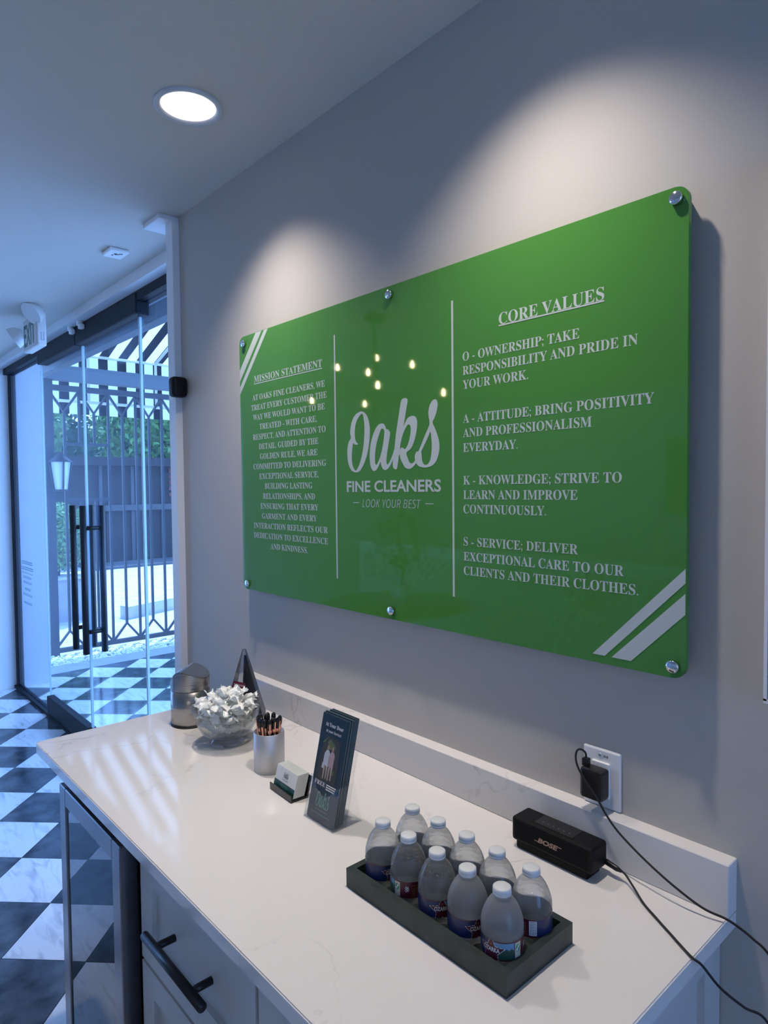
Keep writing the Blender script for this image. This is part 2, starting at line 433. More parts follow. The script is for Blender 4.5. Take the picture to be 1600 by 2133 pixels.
# the brush-script word on the sign, traced letter by letter (x to the right, y down, in its own units)
SCRIPT = [
 [[(330,172),(250,215),(190,320),(160,470),(163,545),(170,600),(135,660),(112,750),(105,870),(115,1000),(140,1090),(180,1160),(245,1192),(310,1175),(370,1090),(420,970),(455,840),(480,680),(490,520),(480,380),(450,270),(410,205),(370,176)],
  [(372,215),(390,300),(400,400),(400,520),(390,680),(375,800),(350,930),(310,1060),(270,1140),(240,1158),(205,1100),(187,1020),(183,920),(190,800),(207,692),(230,712),(260,722),(292,716),(268,680),(248,640),(240,580),(238,520),(245,430),(265,340),(300,270),(340,225)]],
 [[(675,412),(620,435),(570,510),(525,630),(495,770),(482,920),(485,1020),(500,1110),(525,1165),(555,1180),(590,1160),(625,1100),(655,1035),(665,1090),(690,1150),(725,1172),(770,1150),(815,1080),(842,1015),(880,960),(885,890),(868,850),(838,940),(803,1025),(768,1082),(752,1070),(746,1030),(755,930),(780,760),(805,610),(800,560),(772,520),(745,508),(735,470),(712,428)],
  [(690,495),(712,520),(718,570),(700,730),(670,880),(640,980),(605,1060),(585,1080),(570,1050),(568,960),(575,850),(600,710),(640,580),(665,515)]],
 [[(1015,60),(985,75),(970,110),(955,200),(925,400),(895,600),(870,830),(850,960),(842,1060),(848,1130),(870,1160),(895,1165),(908,1140),(925,1030),(938,930),(960,1010),(990,1080),(1020,1140),(1060,1165),(1100,1165),(1150,1125),(1190,1065),(1215,1040),(1190,1020),(1165,1045),(1140,1075),(1110,1085),(1085,1060),(1060,990),(1045,940),(1050,905),(1110,850),(1150,760),(1185,620),(1200,480),(1190,400),(1160,360),(1120,352),(1070,375),(1030,440),(1008,490),(1025,380),(1050,220),(1068,120),(1065,85),(1045,65)],
  [(1085,478),(1105,510),(1108,580),(1095,680),(1065,790),(1030,850),(1010,850),(990,830),(970,830),(958,850),(952,830),(965,740),(1000,610),(1040,520),(1065,485)]],
 [[(1435,148),(1400,170),(1370,230),(1355,310),(1355,380),(1368,490),(1350,560),(1300,680),(1220,890),(1190,905),(1168,950),(1162,1010),(1180,1080),(1210,1125),(1260,1150),(1330,1155),(1400,1130),(1450,1070),(1480,980),(1495,880),(1490,770),(1470,680),(1440,580),(1408,490),(1430,430),(1460,340),(1475,240),(1470,180),(1455,155)],
  [(1378,625),(1390,720),(1395,830),(1390,930),(1375,1040),(1345,1100),(1310,1118),(1280,1095),(1262,1030),(1258,960),(1255,905),(1280,850),(1320,760),(1350,690)]],
]
SCRIPT2D = [poly2d([sm(l) for l in letter]) for letter in SCRIPT]
def put_script(b, x0, x1, y0, y1, mapf, mi=0, step=-0.00005):
    """the word between x0..x1 and y0..y1 of a 2D frame; each letter lies a hair in front of the one before"""
    for i, (V, F) in enumerate(SCRIPT2D):
        VV = [(x0+(x-105)/1392*(x1-x0), y0+(y+1192)/1132*(y1-y0)) for x, y in V]
        put2d(b, (VV, F), lambda x, y: Vector(mapf(x, y))+Vector((0, step*i, 0)), mi)

# ================================================================== THE SETTING
ZC_TOP = 2.6443
b = BM(); box(b, -6.22, 3.4, -5.8, 4.2, -0.06, 0.0)
struct('floor', b, M['tile'], 'black and white marble checker floor laid on the diagonal', 'floor')
b = BM(); box(b, -6.2, 3.4, -5.8, 0.115, ZC_TOP, ZC_TOP+0.12)
struct('ceiling', b, M['ceil'], 'flat pale painted ceiling above the shop', 'ceiling')
b = BM(); box(b, -2.41, 3.4, 0.0, 0.24, 0.0, ZC_TOP+0.12)
struct('wall_right', b, M['wall'], 'grey-white painted wall carrying the green sign', 'wall')
b = BM()
for a in ((-5.8, -2.4, 0, ZC_TOP+0.12), (-1.35, 0.2, 0, ZC_TOP+0.12), (-2.4, -1.35, 0, 0.15), (-2.4, -1.35, 2.45, ZC_TOP+0.12)): box(b, -6.2, -6.02, *a)
struct('wall_left', b, M['leftwall'], 'white wall in daylight at the far end by the glass doors', 'wall')
b = BM(); box(b, -6.2, 3.4, -5.95, -5.8, 0, ZC_TOP+0.12)
struct('wall_back', b, M['leftwall'], 'white wall behind the reception desk', 'wall')
b = BM(); box(b, 3.46, 3.47, -1.9, -0.5, 0.3, 2.45)
struct('window_3', b, M['glass'], 'tall shop window in the end wall behind the camera', 'window')
b = BM()
for a in ((-5.95, -1.9, 0, ZC_TOP+0.12), (-0.5, 0.24, 0, ZC_TOP+0.12), (-1.9, -0.5, 0, 0.3), (-1.9, -0.5, 2.45, ZC_TOP+0.12)): box(b, 3.4, 3.52, *a)
struct('wall_end', b, M['leftwall'], 'white end wall of the shop', 'wall')
# wall end post, its cap, the fascia above the storefront
b = BM(); box(b, -2.47, -2.41, -0.027, 0.20, 0, ZC_TOP-0.016, 0.003)
struct('trim_1', b, M['white'], 'white post trim at the end of the sign wall', 'trim')
b = BM(); box(b, -2.565, -2.415, -0.075, 0.10, ZC_TOP-0.018, ZC_TOP, 0.002)
struct('trim_2', b, M['white'], 'white flat cap under the ceiling at the top of the post', 'trim')
b = BM(); box(b, -6.2, -2.41, 0.11, 0.26, 2.592, ZC_TOP+0.12)
struct('trim_3', b, M['white'], 'white fascia band above the black storefront frame', 'trim')
b = BM(); box(b, -6.11, -6.10, -2.4, -1.35, 0.15, 2.45)
struct('added_window', b, M['glass'], 'unseen tall window added in the far end wall for more daylight', 'window')  # added out of view to bring blue daylight to floor and ceiling
def storefront_frame():
    b = BM()
    box(b, -6.02, -2.47, 0.17, 0.245, 2.545, 2.592)               # head rail
    box(b, -6.05, -5.965, 0.2, 0.245, 0, 2.545)                   # corner post
    box(b, -6.02, -2.47, 0.182, 0.238, 0, 0.022)                  # floor track
    struct('trim_4', b, M['frame'], 'black metal frame around the glass storefront', 'trim')
    b = BM(); box(b, -5.02, -4.205, 0.165, 0.235, 2.482, 2.585, 0.006); box(b, -4.198, -3.26, 0.165, 0.235, 2.482, 2.585, 0.006)
    struct('trim_5', b, M['frame'], 'black header box over the pair of glass doors', 'trim')
storefront_frame()
GY = 0.21
def pane(name, x0, x1, z0, z1, label):
    b = BM(); box(b, x0, x1, GY-0.005, GY+0.005, z0, z1)
    return struct(name, b, M['glass'], label, 'window')
w1 = pane('window_1', -5.965, -5.105, 0.022, 2.545, 'fixed glass side panel left of the doors')
w2 = pane('window_2', -3.315, -2.475, 0.022, 2.545, 'fixed glass panel right of the doors beside the white post')
b = BM(); box(b, -3.322, -3.314, GY-0.006, GY+0.006, 0.022, 2.545)
obj('glass_edge', b, M['glassedge'], w2)
def hours_decal():
    """small frosted opening-hours decal on the side panel, seen from behind; too faint to read"""
    b = BM(); rnd = random.Random(3)
    x0, x1 = -5.78, -5.44
    rows = [(1.045, 0.030, 0.9), (1.00, 0.030, 1.0), (0.975, 0.003, 1.0), (0.935, 0.02, 0.7), (0.895, 0.02, 0.7), (0.845, 0.02, 0.5), (0.80, 0.02, 0.8), (0.735, 0.02, 0.7)]
    for z, h, w in rows:
        c = (x0+x1)/2; a, e = c-w*0.16, c+w*0.16
        if h < 0.01: box(b, a, e, GY-0.0062, GY-0.0058, z, z+h); continue
        x = a
        while x < e:
            ww = rnd.uniform(0.008, 0.02)
            for k in range(2):
                zz = z+k*h*0.55
                box(b, x, x+ww, GY-0.0062, GY-0.0058, zz, zz+h*0.22)
            box(b, x, x+0.004, GY-0.0062, GY-0.0058, z, z+h*0.8)
            x += ww+0.008
    obj('decal', b, mat('frosted decal', (0.20, 0.34, 0.46), 0.5), w1)
hours_decal()
def door(name, x0, x1, hx, label):
    b = BM(); box(b, x0+0.004, x1-0.004, GY-0.005, GY+0.005, 0.14, 2.482)
    d = struct(name, b, M['glass'], label, 'door')
    b = BM(); box(b, x0+0.004, x1-0.004, GY-0.028, GY+0.022, 0.024, 0.148, 0.004); obj('bottom_rail', b, M['frame'], d)
    for x in (x0+0.004, x1-0.004):
        b = BM(); box(b, x-0.003, x+0.003, GY-0.006, GY+0.006, 0.148, 2.482); obj('glass_edge', b, M['glassedge'], d)
    b = BM()
    for y in (GY-0.054, GY+0.054): tube(b, [(hx, y, 0.63), (hx, y, 1.52)], 0.019, 16)
    h = obj('pull_handle', b, M['black'], d)
    for z in (0.76, 1.385):
        b = BM(); tube(b, [(hx, GY-0.054, z), (hx, GY+0.054, z)], 0.013, 12); obj('standoff', b, M['black'], h)
door('door_1', -5.09, -4.203, -4.30, 'glass door leaf on the left with black pull bar')
door('door_2', -4.197, -3.325, -4.11, 'glass door leaf on the right with black pull bar')

# ------------------------------------------------------------------ outside
def outside():
    b = BM(); box(b, -6.2, -6.0, 0.246, 0.45, 0, 2.775)
    struct('wall_porch', b, mat('porch wall paint', (0.55, 0.56, 0.58), 0.6), 'white outer wall return beyond the glass side panel', 'wall')
    b = BM(); box(b, -7.0, -2.2, 0.26, 0.6, 2.775, 2.80); struct('soffit', b, M['leftwall'], 'white porch soffit above the storefront', 'ceiling')
    b = BM(); box(b, -7.05, -2.2, 0.60, 0.675, 2.67, 2.95); struct('beam_porch', b, M['greybeam'], 'grey porch beam outside the doors', 'beam')
    b = BM(); box(b, -6.5, -6.22, -0.2, 4.2, -0.08, -0.002); struct('kerb_porch', b, M['curb'], 'grey concrete strip at the edge of the porch tiles', 'kerb')
    b = BM(); box(b, -40, -6.5, -20, 40, -0.2, -0.03); struct('ground', b, M['concrete'], 'pale sunlit concrete yard beyond the gate', 'ground')
    # pebbles
    b = BM(); rnd = random.Random(5)
    for i in range(2600):
        x, y = rnd.uniform(-6.94, -6.5), rnd.uniform(0.35, 3.4); r = rnd.uniform(0.010, 0.022)
        g = bmesh.ops.create_icosphere(b, subdivisions=1, radius=r, matrix=Matrix.Translation((x, y, -0.03+r*0.45+rnd.uniform(0, 0.01))) @ Matrix.Rotation(rnd.uniform(0, 3), 4, 'Z') @ Matrix.Diagonal((1, rnd.uniform(0.6, 1), 0.7, 1)))
    o = obj('pebbles', b, M['stone']); tag(o, 'strip of pale pebbles along the foot of the iron gate', 'gravel', kind='stuff')
    # lintel
    b = BM(); box(b, -7.07, -6.95, 0.62, 3.6, 2.70, 2.84); struct('beam_gate', b, M['greybeam'], 'dark lintel beam above the iron gate', 'beam')
    # iron gate
    t = thing('iron_gate', 'dark iron picket gate with Y-shaped braces outside the glass doors', 'gate', (-7.0, 0.72, 0))
    def gp(name, b): wpart(name, b, M['iron'], t)
    b = BM(); box(b, -7.03, -6.97, 0.72, 0.80, -0.03, 2.70); gp('post', b)
    b = BM(); box(b, -7.03, -6.97, 3.4, 3.48, -0.03, 2.70); gp('post', b)
    b = BM(); box(b, -7.02, -6.98, 0.80, 3.4, 2.595, 2.65); gp('top_rail', b)
    b = BM(); box(b, -7.02, -6.98, 0.80, 3.4, 0.0, 0.045); gp('bottom_rail', b)
    b = BM(); box(b, -7.012, -6.988, 0.906, 1.334, 2.058, 2.088); gp('cross_bar', b)
    b = BM(); box(b, -7.012, -6.988, 0.906, 1.334, 1.50, 1.53); gp('cross_bar', b)
    n = 0; y = 0.9058
    while y < 3.38:
        wy = (n % 2 == 0)
        z0, z1 = (0.21, 2.385) if wy else (0.045, 2.595)
        segs = [(z0, z1)]
        if 1.0 < y < 1.25: segs = [(z0, 1.50), (2.088, z1)]
        b = BM()
        for a, c in segs: box(b, -7.010, -6.990, y-0.012, y+0.012, a, c)
        gp('picket', b)
        if wy:
            for za, zb in ((2.375, 2.60), (0.22, 0.03)):
                b = BM()
                v = [b.verts.new(p) for xx in (-7.011, -6.989) for p in ((xx, y-0.1425-0.014, zb), (xx, y, za), (xx, y+0.1425+0.014, zb), (xx, y+0.1425-0.014, zb), (xx, y, za+(0.03 if zb > za else -0.03)), (xx, y-0.1425+0.014, zb))]
                for f in ((0, 1, 4, 5), (1, 2, 3, 4), (6, 7, 10, 11), (7, 8, 9, 10)): b.faces.new([v[i] for i in f])
                for i in range(6): b.faces.new((v[i], v[(i+1) % 6], v[(i+1) % 6+6], v[i+6]))
                gp('brace', b)
        y += 0.1425; n += 1
    # awning over the porch: hip end, upright end panel, valance, white tube frame
    t = thing('striped_awning', 'black and white striped canvas awning outside above the gate', 'awning', (-7.5, 1.32, 2.3))
    P = 0.2046; Y0, Y1 = 1.3150-3*P, 1.3150+8*P; X = -7.5; ZB = 3.06
    def stripes(fn, name):
        b = BM(); k = 0; y = Y0
        while y < Y1-1e-6:
            for j in range(2):
                a, c = y+j*P/2, y+(j+1)*P/2
                fn(b, a, c, 0 if j == 0 else 1)
            y += P
        wpart(name, b, [M['awnw'], M['awnb']], t)
    def quad(b, pts, mi):
        f = b.faces.new([b.verts.new(p) for p in pts]); f.material_index = mi
    stripes(lambda b, a, c, mi: quad(b, [(X, a, 2.56), (X, c, 2.56), (X, c, ZB), (X, a, ZB)], mi), 'end_panel')
    stripes(lambda b, a, c, mi: quad(b, [(X-0.01, a, 2.43), (X-0.01, c, 2.43), (X-0.01, c, 2.56), (X-0.01, a, 2.56)], mi), 'valance')
    stripes(lambda b, a, c, mi: quad(b, [(X, a, ZB), (X, c, ZB), (X+1.5, c, ZB+0.52), (X+1.5, a, ZB+0.52)], mi), 'hip_panel')
    b = BM(); k = 0; x = X+1.5
    while x < -2.6:
        quad(b, [(x, Y0, ZB+0.52), (x+P/2, Y0, ZB+0.52), (x+P/2, Y1, ZB+0.30), (x, Y1, ZB+0.30)], k % 2); x += P/2; k += 1
    wpart('roof_panel', b, [M['awnw'], M['awnb']], t)
    b = BM(); x0 = X-0.02
    for z in (ZB, 2.56): tube(b, [(x0+0.05, Y0, z), (x0+0.05, Y1, z)], 0.016, 8)
    for y in (1.30, 2.05, 2.85): tube(b, [(x0+0.05, y, 2.56), (x0+0.05, y, ZB)], 0.016, 8); tube(b, [(x0+0.05, y, ZB), (X+1.5, y, ZB+0.50)], 0.016, 8)
    wpart('tube_frame', b, M['plasticw'], t)
    # porch lantern beside the gate post
    t = thing('porch_lantern', 'dark lantern with milky panes beside the gate post', 'lantern', (-6.78, 0.76, 1.56))
    def lp(name, b, m, par=None): return wpart(name, b, m, t, par)
    b = BM(); lathe(b, [(0.115, 1.885), (0.10, 1.90), (0.035, 1.945), (0.02, 1.98), (0.0, 1.985)], 4, (-6.78, 0.80, 0)); box(b, -6.98, -6.77, 0.79, 0.81, 1.965, 1.985); lp('roof', b, M['iron'])
    b = BM()
    for k in range(4):
        a = PI/2*k; c, s = math.cos(a), math.sin(a)
        tube(b, [(-6.78+0.10*c, 0.80+0.10*s, 1.885), (-6.78+0.065*c, 0.80+0.065*s, 1.62)], 0.008, 6)
    lathe(b, [(0.0, 1.60), (0.07, 1.605), (0.07, 1.622), (0.0, 1.622)], 4, (-6.78, 0.80, 0)); fr = lp('cage', b, M['iron'])
    b = BM(); lathe(b, [(0.060, 1.622), (0.093, 1.885)], 4, (-6.78, 0.80, 0)); lp('pane', b, M['panew'], fr)
    # wheel stop
    t = BM()
    q = [(-8.35, 2.0), (-8.55, 1.97), (-9.35, 4.1), (-9.15, 4.15)]
    prism(t, q, -0.03, 0.13); o = obj('wheel_stop', t, M['concrete']); tag(o, 'long pale concrete wheel stop lying in the sunlit yard', 'kerb')
outside()
def leaves(b, c, r, n, size, rnd, mi=0):
    for i in range(n):
        d = Vector((rnd.gauss(0, 1), rnd.gauss(0, 1), rnd.gauss(0, 1))).normalized()
        p = Vector(c) + Vector((d.x*r[0], d.y*r[1], d.z*r[2]))*(rnd.uniform(0.55, 1.0))
        a = Vector((rnd.gauss(0, 1), rnd.gauss(0, 1), rnd.gauss(0, 1))).normalized(); e = a.orthogonal().normalized(); s = size*rnd.uniform(0.6, 1.3)
        f = b.faces.new([b.verts.new(p-a*s), b.verts.new(p+e*s*0.4), b.verts.new(p+a*s), b.verts.new(p-e*s*0.4)]); f.material_index = mi
def greenery():
    rnd = random.Random(11)
    spec = [('leafy_tree', (-18.2, 2.6), 3.3, (1.6, 1.6, 1.5), 'leaf3', 'pale green leafy tree beyond the yard, first from the porch wall'),
            ('leafy_tree', (-18.2, 6.6), 3.2, (1.7, 1.75, 1.6), 'leaf1', 'fresh green leafy tree behind the dark shed, second from the porch wall'),
            ('leafy_tree', (-18.2, 10.3), 3.2, (1.7, 1.8, 1.6), 'leaf2', 'dark green leafy tree behind the dark shed, third from the porch wall'),
            ('leafy_tree', (-18.2, 14.1), 3.2, (1.7, 1.85, 1.6), 'leaf2', 'dark leafy tree beyond the far end of the shed')]
    for name, (x, y), z, r, m, label in spec:
        t = thing(name, label, 'tree', (x, y, -0.03), 0, 'trees beyond the yard')
        b = BM(); tube(b, [(x, y, -0.03), (x+0.1, y, 1.4), (x-0.05, y+0.1, z)], 0.1, 8, radii=[0.13, 0.1, 0.05]); wpart('trunk', b, M['bark'], t)
        b = BM(); leaves(b, (x, y, z), r, 5200, 0.11, rnd); leaves(b, (x, y, z-0.1), (r[0]*0.75, r[1]*0.8, r[2]*0.9), 2600, 0.2, rnd)
        wpart('crown', b, M[m], t)
    b = BM()
    for k in range(9): leaves(b, (-22.5, 1.0+k*2.2, 2.0), (0.9, 1.8, 2.6), 1500, 0.16, rnd)
    box(b, -22.8, -22.2, -1, 20.5, -0.03, 3.6, mi=0)
    tag(obj('tall_hedge', b, M['leaf2']), 'tall dark green hedge closing the view far behind the shed', 'hedge')
    x, y = -9.0, 1.62
    t = thing('planter_box', 'grey planter box with light top edge behind the gate post', 'planter', (x, y, -0.03))
    b = BM(); box(b, x-0.25, x+0.25, y-0.62, y+0.10, -0.03, 0.50); wpart('box', b, M['curb'], t)
    b = BM(); box(b, x-0.27, x+0.27, y-0.64, y+0.12, 0.50, 0.53); wpart('rim', b, M['concrete'], t)
    t = thing('round_shrub', 'bright green clipped shrub growing in the grey planter box', 'shrub', (x, y-0.26, 0.53))
    b = BM(); leaves(b, (x, y-0.26, 1.02), (0.34, 0.42, 0.45), 5200, 0.032, rnd); wpart('foliage', b, M['leaf3'], t)
    b = BM(); tube(b, [(x, y-0.26, 0.53), (x, y-0.26, 1.0)], 0.03, 6); wpart('stem', b, M['bark'], t)
    # dark shed across the yard
    t = thing('timber_shed', 'dark timber shed with plank walls across the sunlit yard', 'building', (-15.2, 7, -0.03))
    b = BM(); box(b, -15.4, -15.0, 1.2, 13.5, -0.03, 2.15); wpart('wall', b, M['wood'], t)
    b = BM(); box(b, -15.6, -14.75, 1.0, 13.8, 2.15, 2.34); wpart('roof', b, M['wood'], t)
    for k in range(14):
        b = BM(); yy = 3.9+k*0.7; box(b, -14.99, -14.95, yy, yy+0.07, -0.03, 2.15); wpart('post', b, M['roofd'], t)
    b = BM(); box(b, -14.96, -14.9, 3.6, 13.5, 1.15, 1.28); wpart('rail', b, M['roofd'], t)
    b = BM()
    for k in range(5): box(b, -14.985, -14.96, 5.5, 7.2, 1.45+k*0.14, 1.54+k*0.14)
    wpart('red_board', b, M['brick'], t)
    b = BM(); box(b, -14.9, -13.9, 3.4, 14, -0.03, 0.02); o = struct('kerb_yard', b, M['asphalt'], 'dark asphalt strip along the foot of the shed', 'kerb')
greenery()

# ================================================================== LAMPS AND CEILING FITTINGS
def downlight_proto():
    t = thing('downlight', 'round recessed downlight lit in the ceiling above the counter end', 'ceiling light', (-1.70, -0.297, ZC_TOP))
    b = BM(); lathe(b, [(0.073, 0.010), (0.073, -0.002), (0.076, -0.006), (0.087, -0.009), (0.0905, -0.006), (0.0905, 0.0), (0.088, 0.004)], 56); obj('trim_ring', b, M['ring'], t)
    b = BM(); lathe(b, [(0.0, -0.0035), (0.040, -0.004), (0.0725, -0.001)], 48); obj('lens', b, M['lens'], t)
    return t
def spot(x, y):
    l = bpy.data.lights.new('downlight_lamp', 'SPOT'); l.energy = SPOT_W; l.color = SPOT_COL
    l.spot_size = math.radians(110); l.spot_blend = 1.0; l.shadow_soft_size = 0.03
    o = bpy.data.objects.new('downlight_lamp', l); COL.objects.link(o); o.location = (x, y, ZC_TOP-0.012)
    return o
dl = downlight_proto(); spot(-1.70, -0.297)
dup(dl, (-0.75, -0.297, ZC_TOP), 0, 'round recessed downlight lit in the ceiling above the bottle tray'); spot(-0.75, -0.297)
def fill_lamp(x, y, w):  # unseen fill added to lift the ambient light of the room
    l = bpy.data.lights.new('fill_light', 'AREA'); l.energy = w; l.color = FILL_COL; l.size = 0.5
    o = bpy.data.objects.new('fill_light', l); COL.objects.link(o); o.location = (x, y, ZC_TOP-0.02)
    b = BM(); box(b, -0.26, 0.26, -0.26, 0.26, -0.012, 0.0, 0.004)
    p = obj('fill_panel', b, M['ring']); p.location = (x, y, ZC_TOP); return p
for (x, y, s) in ((1.9, -3.2, 'over the far side of the shop'),):
    tag(fill_lamp(x, y, FILL_W), 'added square fill light on the ceiling ' + s, 'ceiling light')
def ceiling_speaker():
    t = thing('ceiling_sensor', 'small square white detector with dark marks on the ceiling', 'sensor', (-2.925, -0.05, ZC_TOP))
    b = BM(); box(b, -0.052, 0.052, -0.042, 0.042, -0.016, 0, 0.006, 2); obj('cover', b, M['plasticw'], t)
    b = BM(); rnd = random.Random(2)
    for k in range(7):
        x, y = rnd.uniform(-0.018, 0.022), rnd.uniform(-0.016, 0.016); box(b, x, x+0.011, y, y+0.006, -0.0166, -0.0158)
    obj('marking', b, M['roofd'], t)
ceiling_speaker()
def exit_sign():
    t = thing('exit_sign', 'white EXIT sign with two swivel lamp heads under the ceiling', 'exit sign', (-4.19, -0.055, 2.424))
    wp = lambda n, b, m, par=None, s=False: wpart(n, b, m, t, par, s)
    b = BM(); box(b, -4.34, -4.045, -0.078, -0.032, 2.424, 2.612, 0.006); hs = wp('housing', b, M['plasticw'])
    b = BM(); box(b, -4.325, -4.06, -0.0815, -0.078, 2.436, 2.600, 0.001); fp = wp('face_plate', b, mat('exit face', (0.62, 0.63, 0.62), 0.4))
    b = BM(); put2d(b, fit2d(text2d('EXIT', 0.02), -4.315, -4.085, 2.452, 0.118, 'E'), lambda x, y: (x, -0.0822, y)); wp('lettering', b, M['exitgreen'])
    b = BM(); box(b, -4.24, -4.14, -0.075, -0.035, 2.612, ZC_TOP); wp('canopy', b, M['plasticw'])
    b = BM()
    for yy in (-0.062, -0.048): box(b, -4.0455, -4.044, yy, yy+0.003, 2.455, 2.50)
    box(b, -4.0455, -4.044, -0.062, -0.045, 2.455, 2.458); wp('test_button', b, M['led'])
    for (c, aim) in (((-4.055, -0.10, 2.60), Vector((0.25, -0.75, -0.6))), ((-4.44, -0.10, 2.53), Vector((-0.35, -0.75, -0.55)))):
        c = Vector(c); q = aim.normalized().to_track_quat('Z', 'Y').to_matrix().to_4x4(); mt = Matrix.Translation(c) @ q
        b = BM(); vs = lathe(b, [(0.0, -0.058), (0.026, -0.054), (0.048, -0.036), (0.061, -0.006), (0.064, 0.012)], 32); xf(vs, mt)
        tube(b, [c + q.to_3x3() @ Vector((0, 0, -0.03)), (c.x+(0.05 if c.x < -4.2 else -0.03), -0.055, c.z)], 0.011, 10)
        lh = wp('lamp_head', b, M['plasticw'])
        b = BM(); vs = lathe(b, [(0.0, 0.011), (0.063, 0.011)], 32); xf(vs, mt); wp('lens', b, M['led'], lh)
exit_sign()
def contact_sensors():
    for i, (x, lab) in enumerate(((-4.225, 'white door contact on the black header, left of the two'), (-4.055, 'white door contact on the black header, right of the two'))):
        t = thing('door_contact', lab, 'sensor', (x, 0.165, 2.567), 0, 'door contacts on the header')
        b = BM(); lathe(b, [(0, -0.012), (0.017, -0.012), (0.019, 0.0), (0.017, 0.014), (0, 0.016)], 20, (0, -0.014, 0.012)); obj('knob', b, M['plasticw'], t, True)
        b = BM(); box(b, 0.002, 0.042, -0.028, 0, -0.022, 0.006, 0.006); obj('body', b, M['plasticw'], t)
contact_sensors()
def black_camera():
    t = thing('security_camera', 'small black rounded box mounted on the wall beside the white post', 'camera', (-2.375, -0.03, 1.995))
    b = BM(); box(b, -0.021, 0.026, -0.034, 0.027, -0.038, 0.038, 0.015, 4); obj('body', b, mat('satin black', (0.003, 0.004, 0.007), 0.45, spec=0.3), t, True)
    b = BM(); box(b, -0.012, 0.012, 0.02, 0.03, -0.02, 0.02); obj('mount', b, M['black'], t)
black_camera()

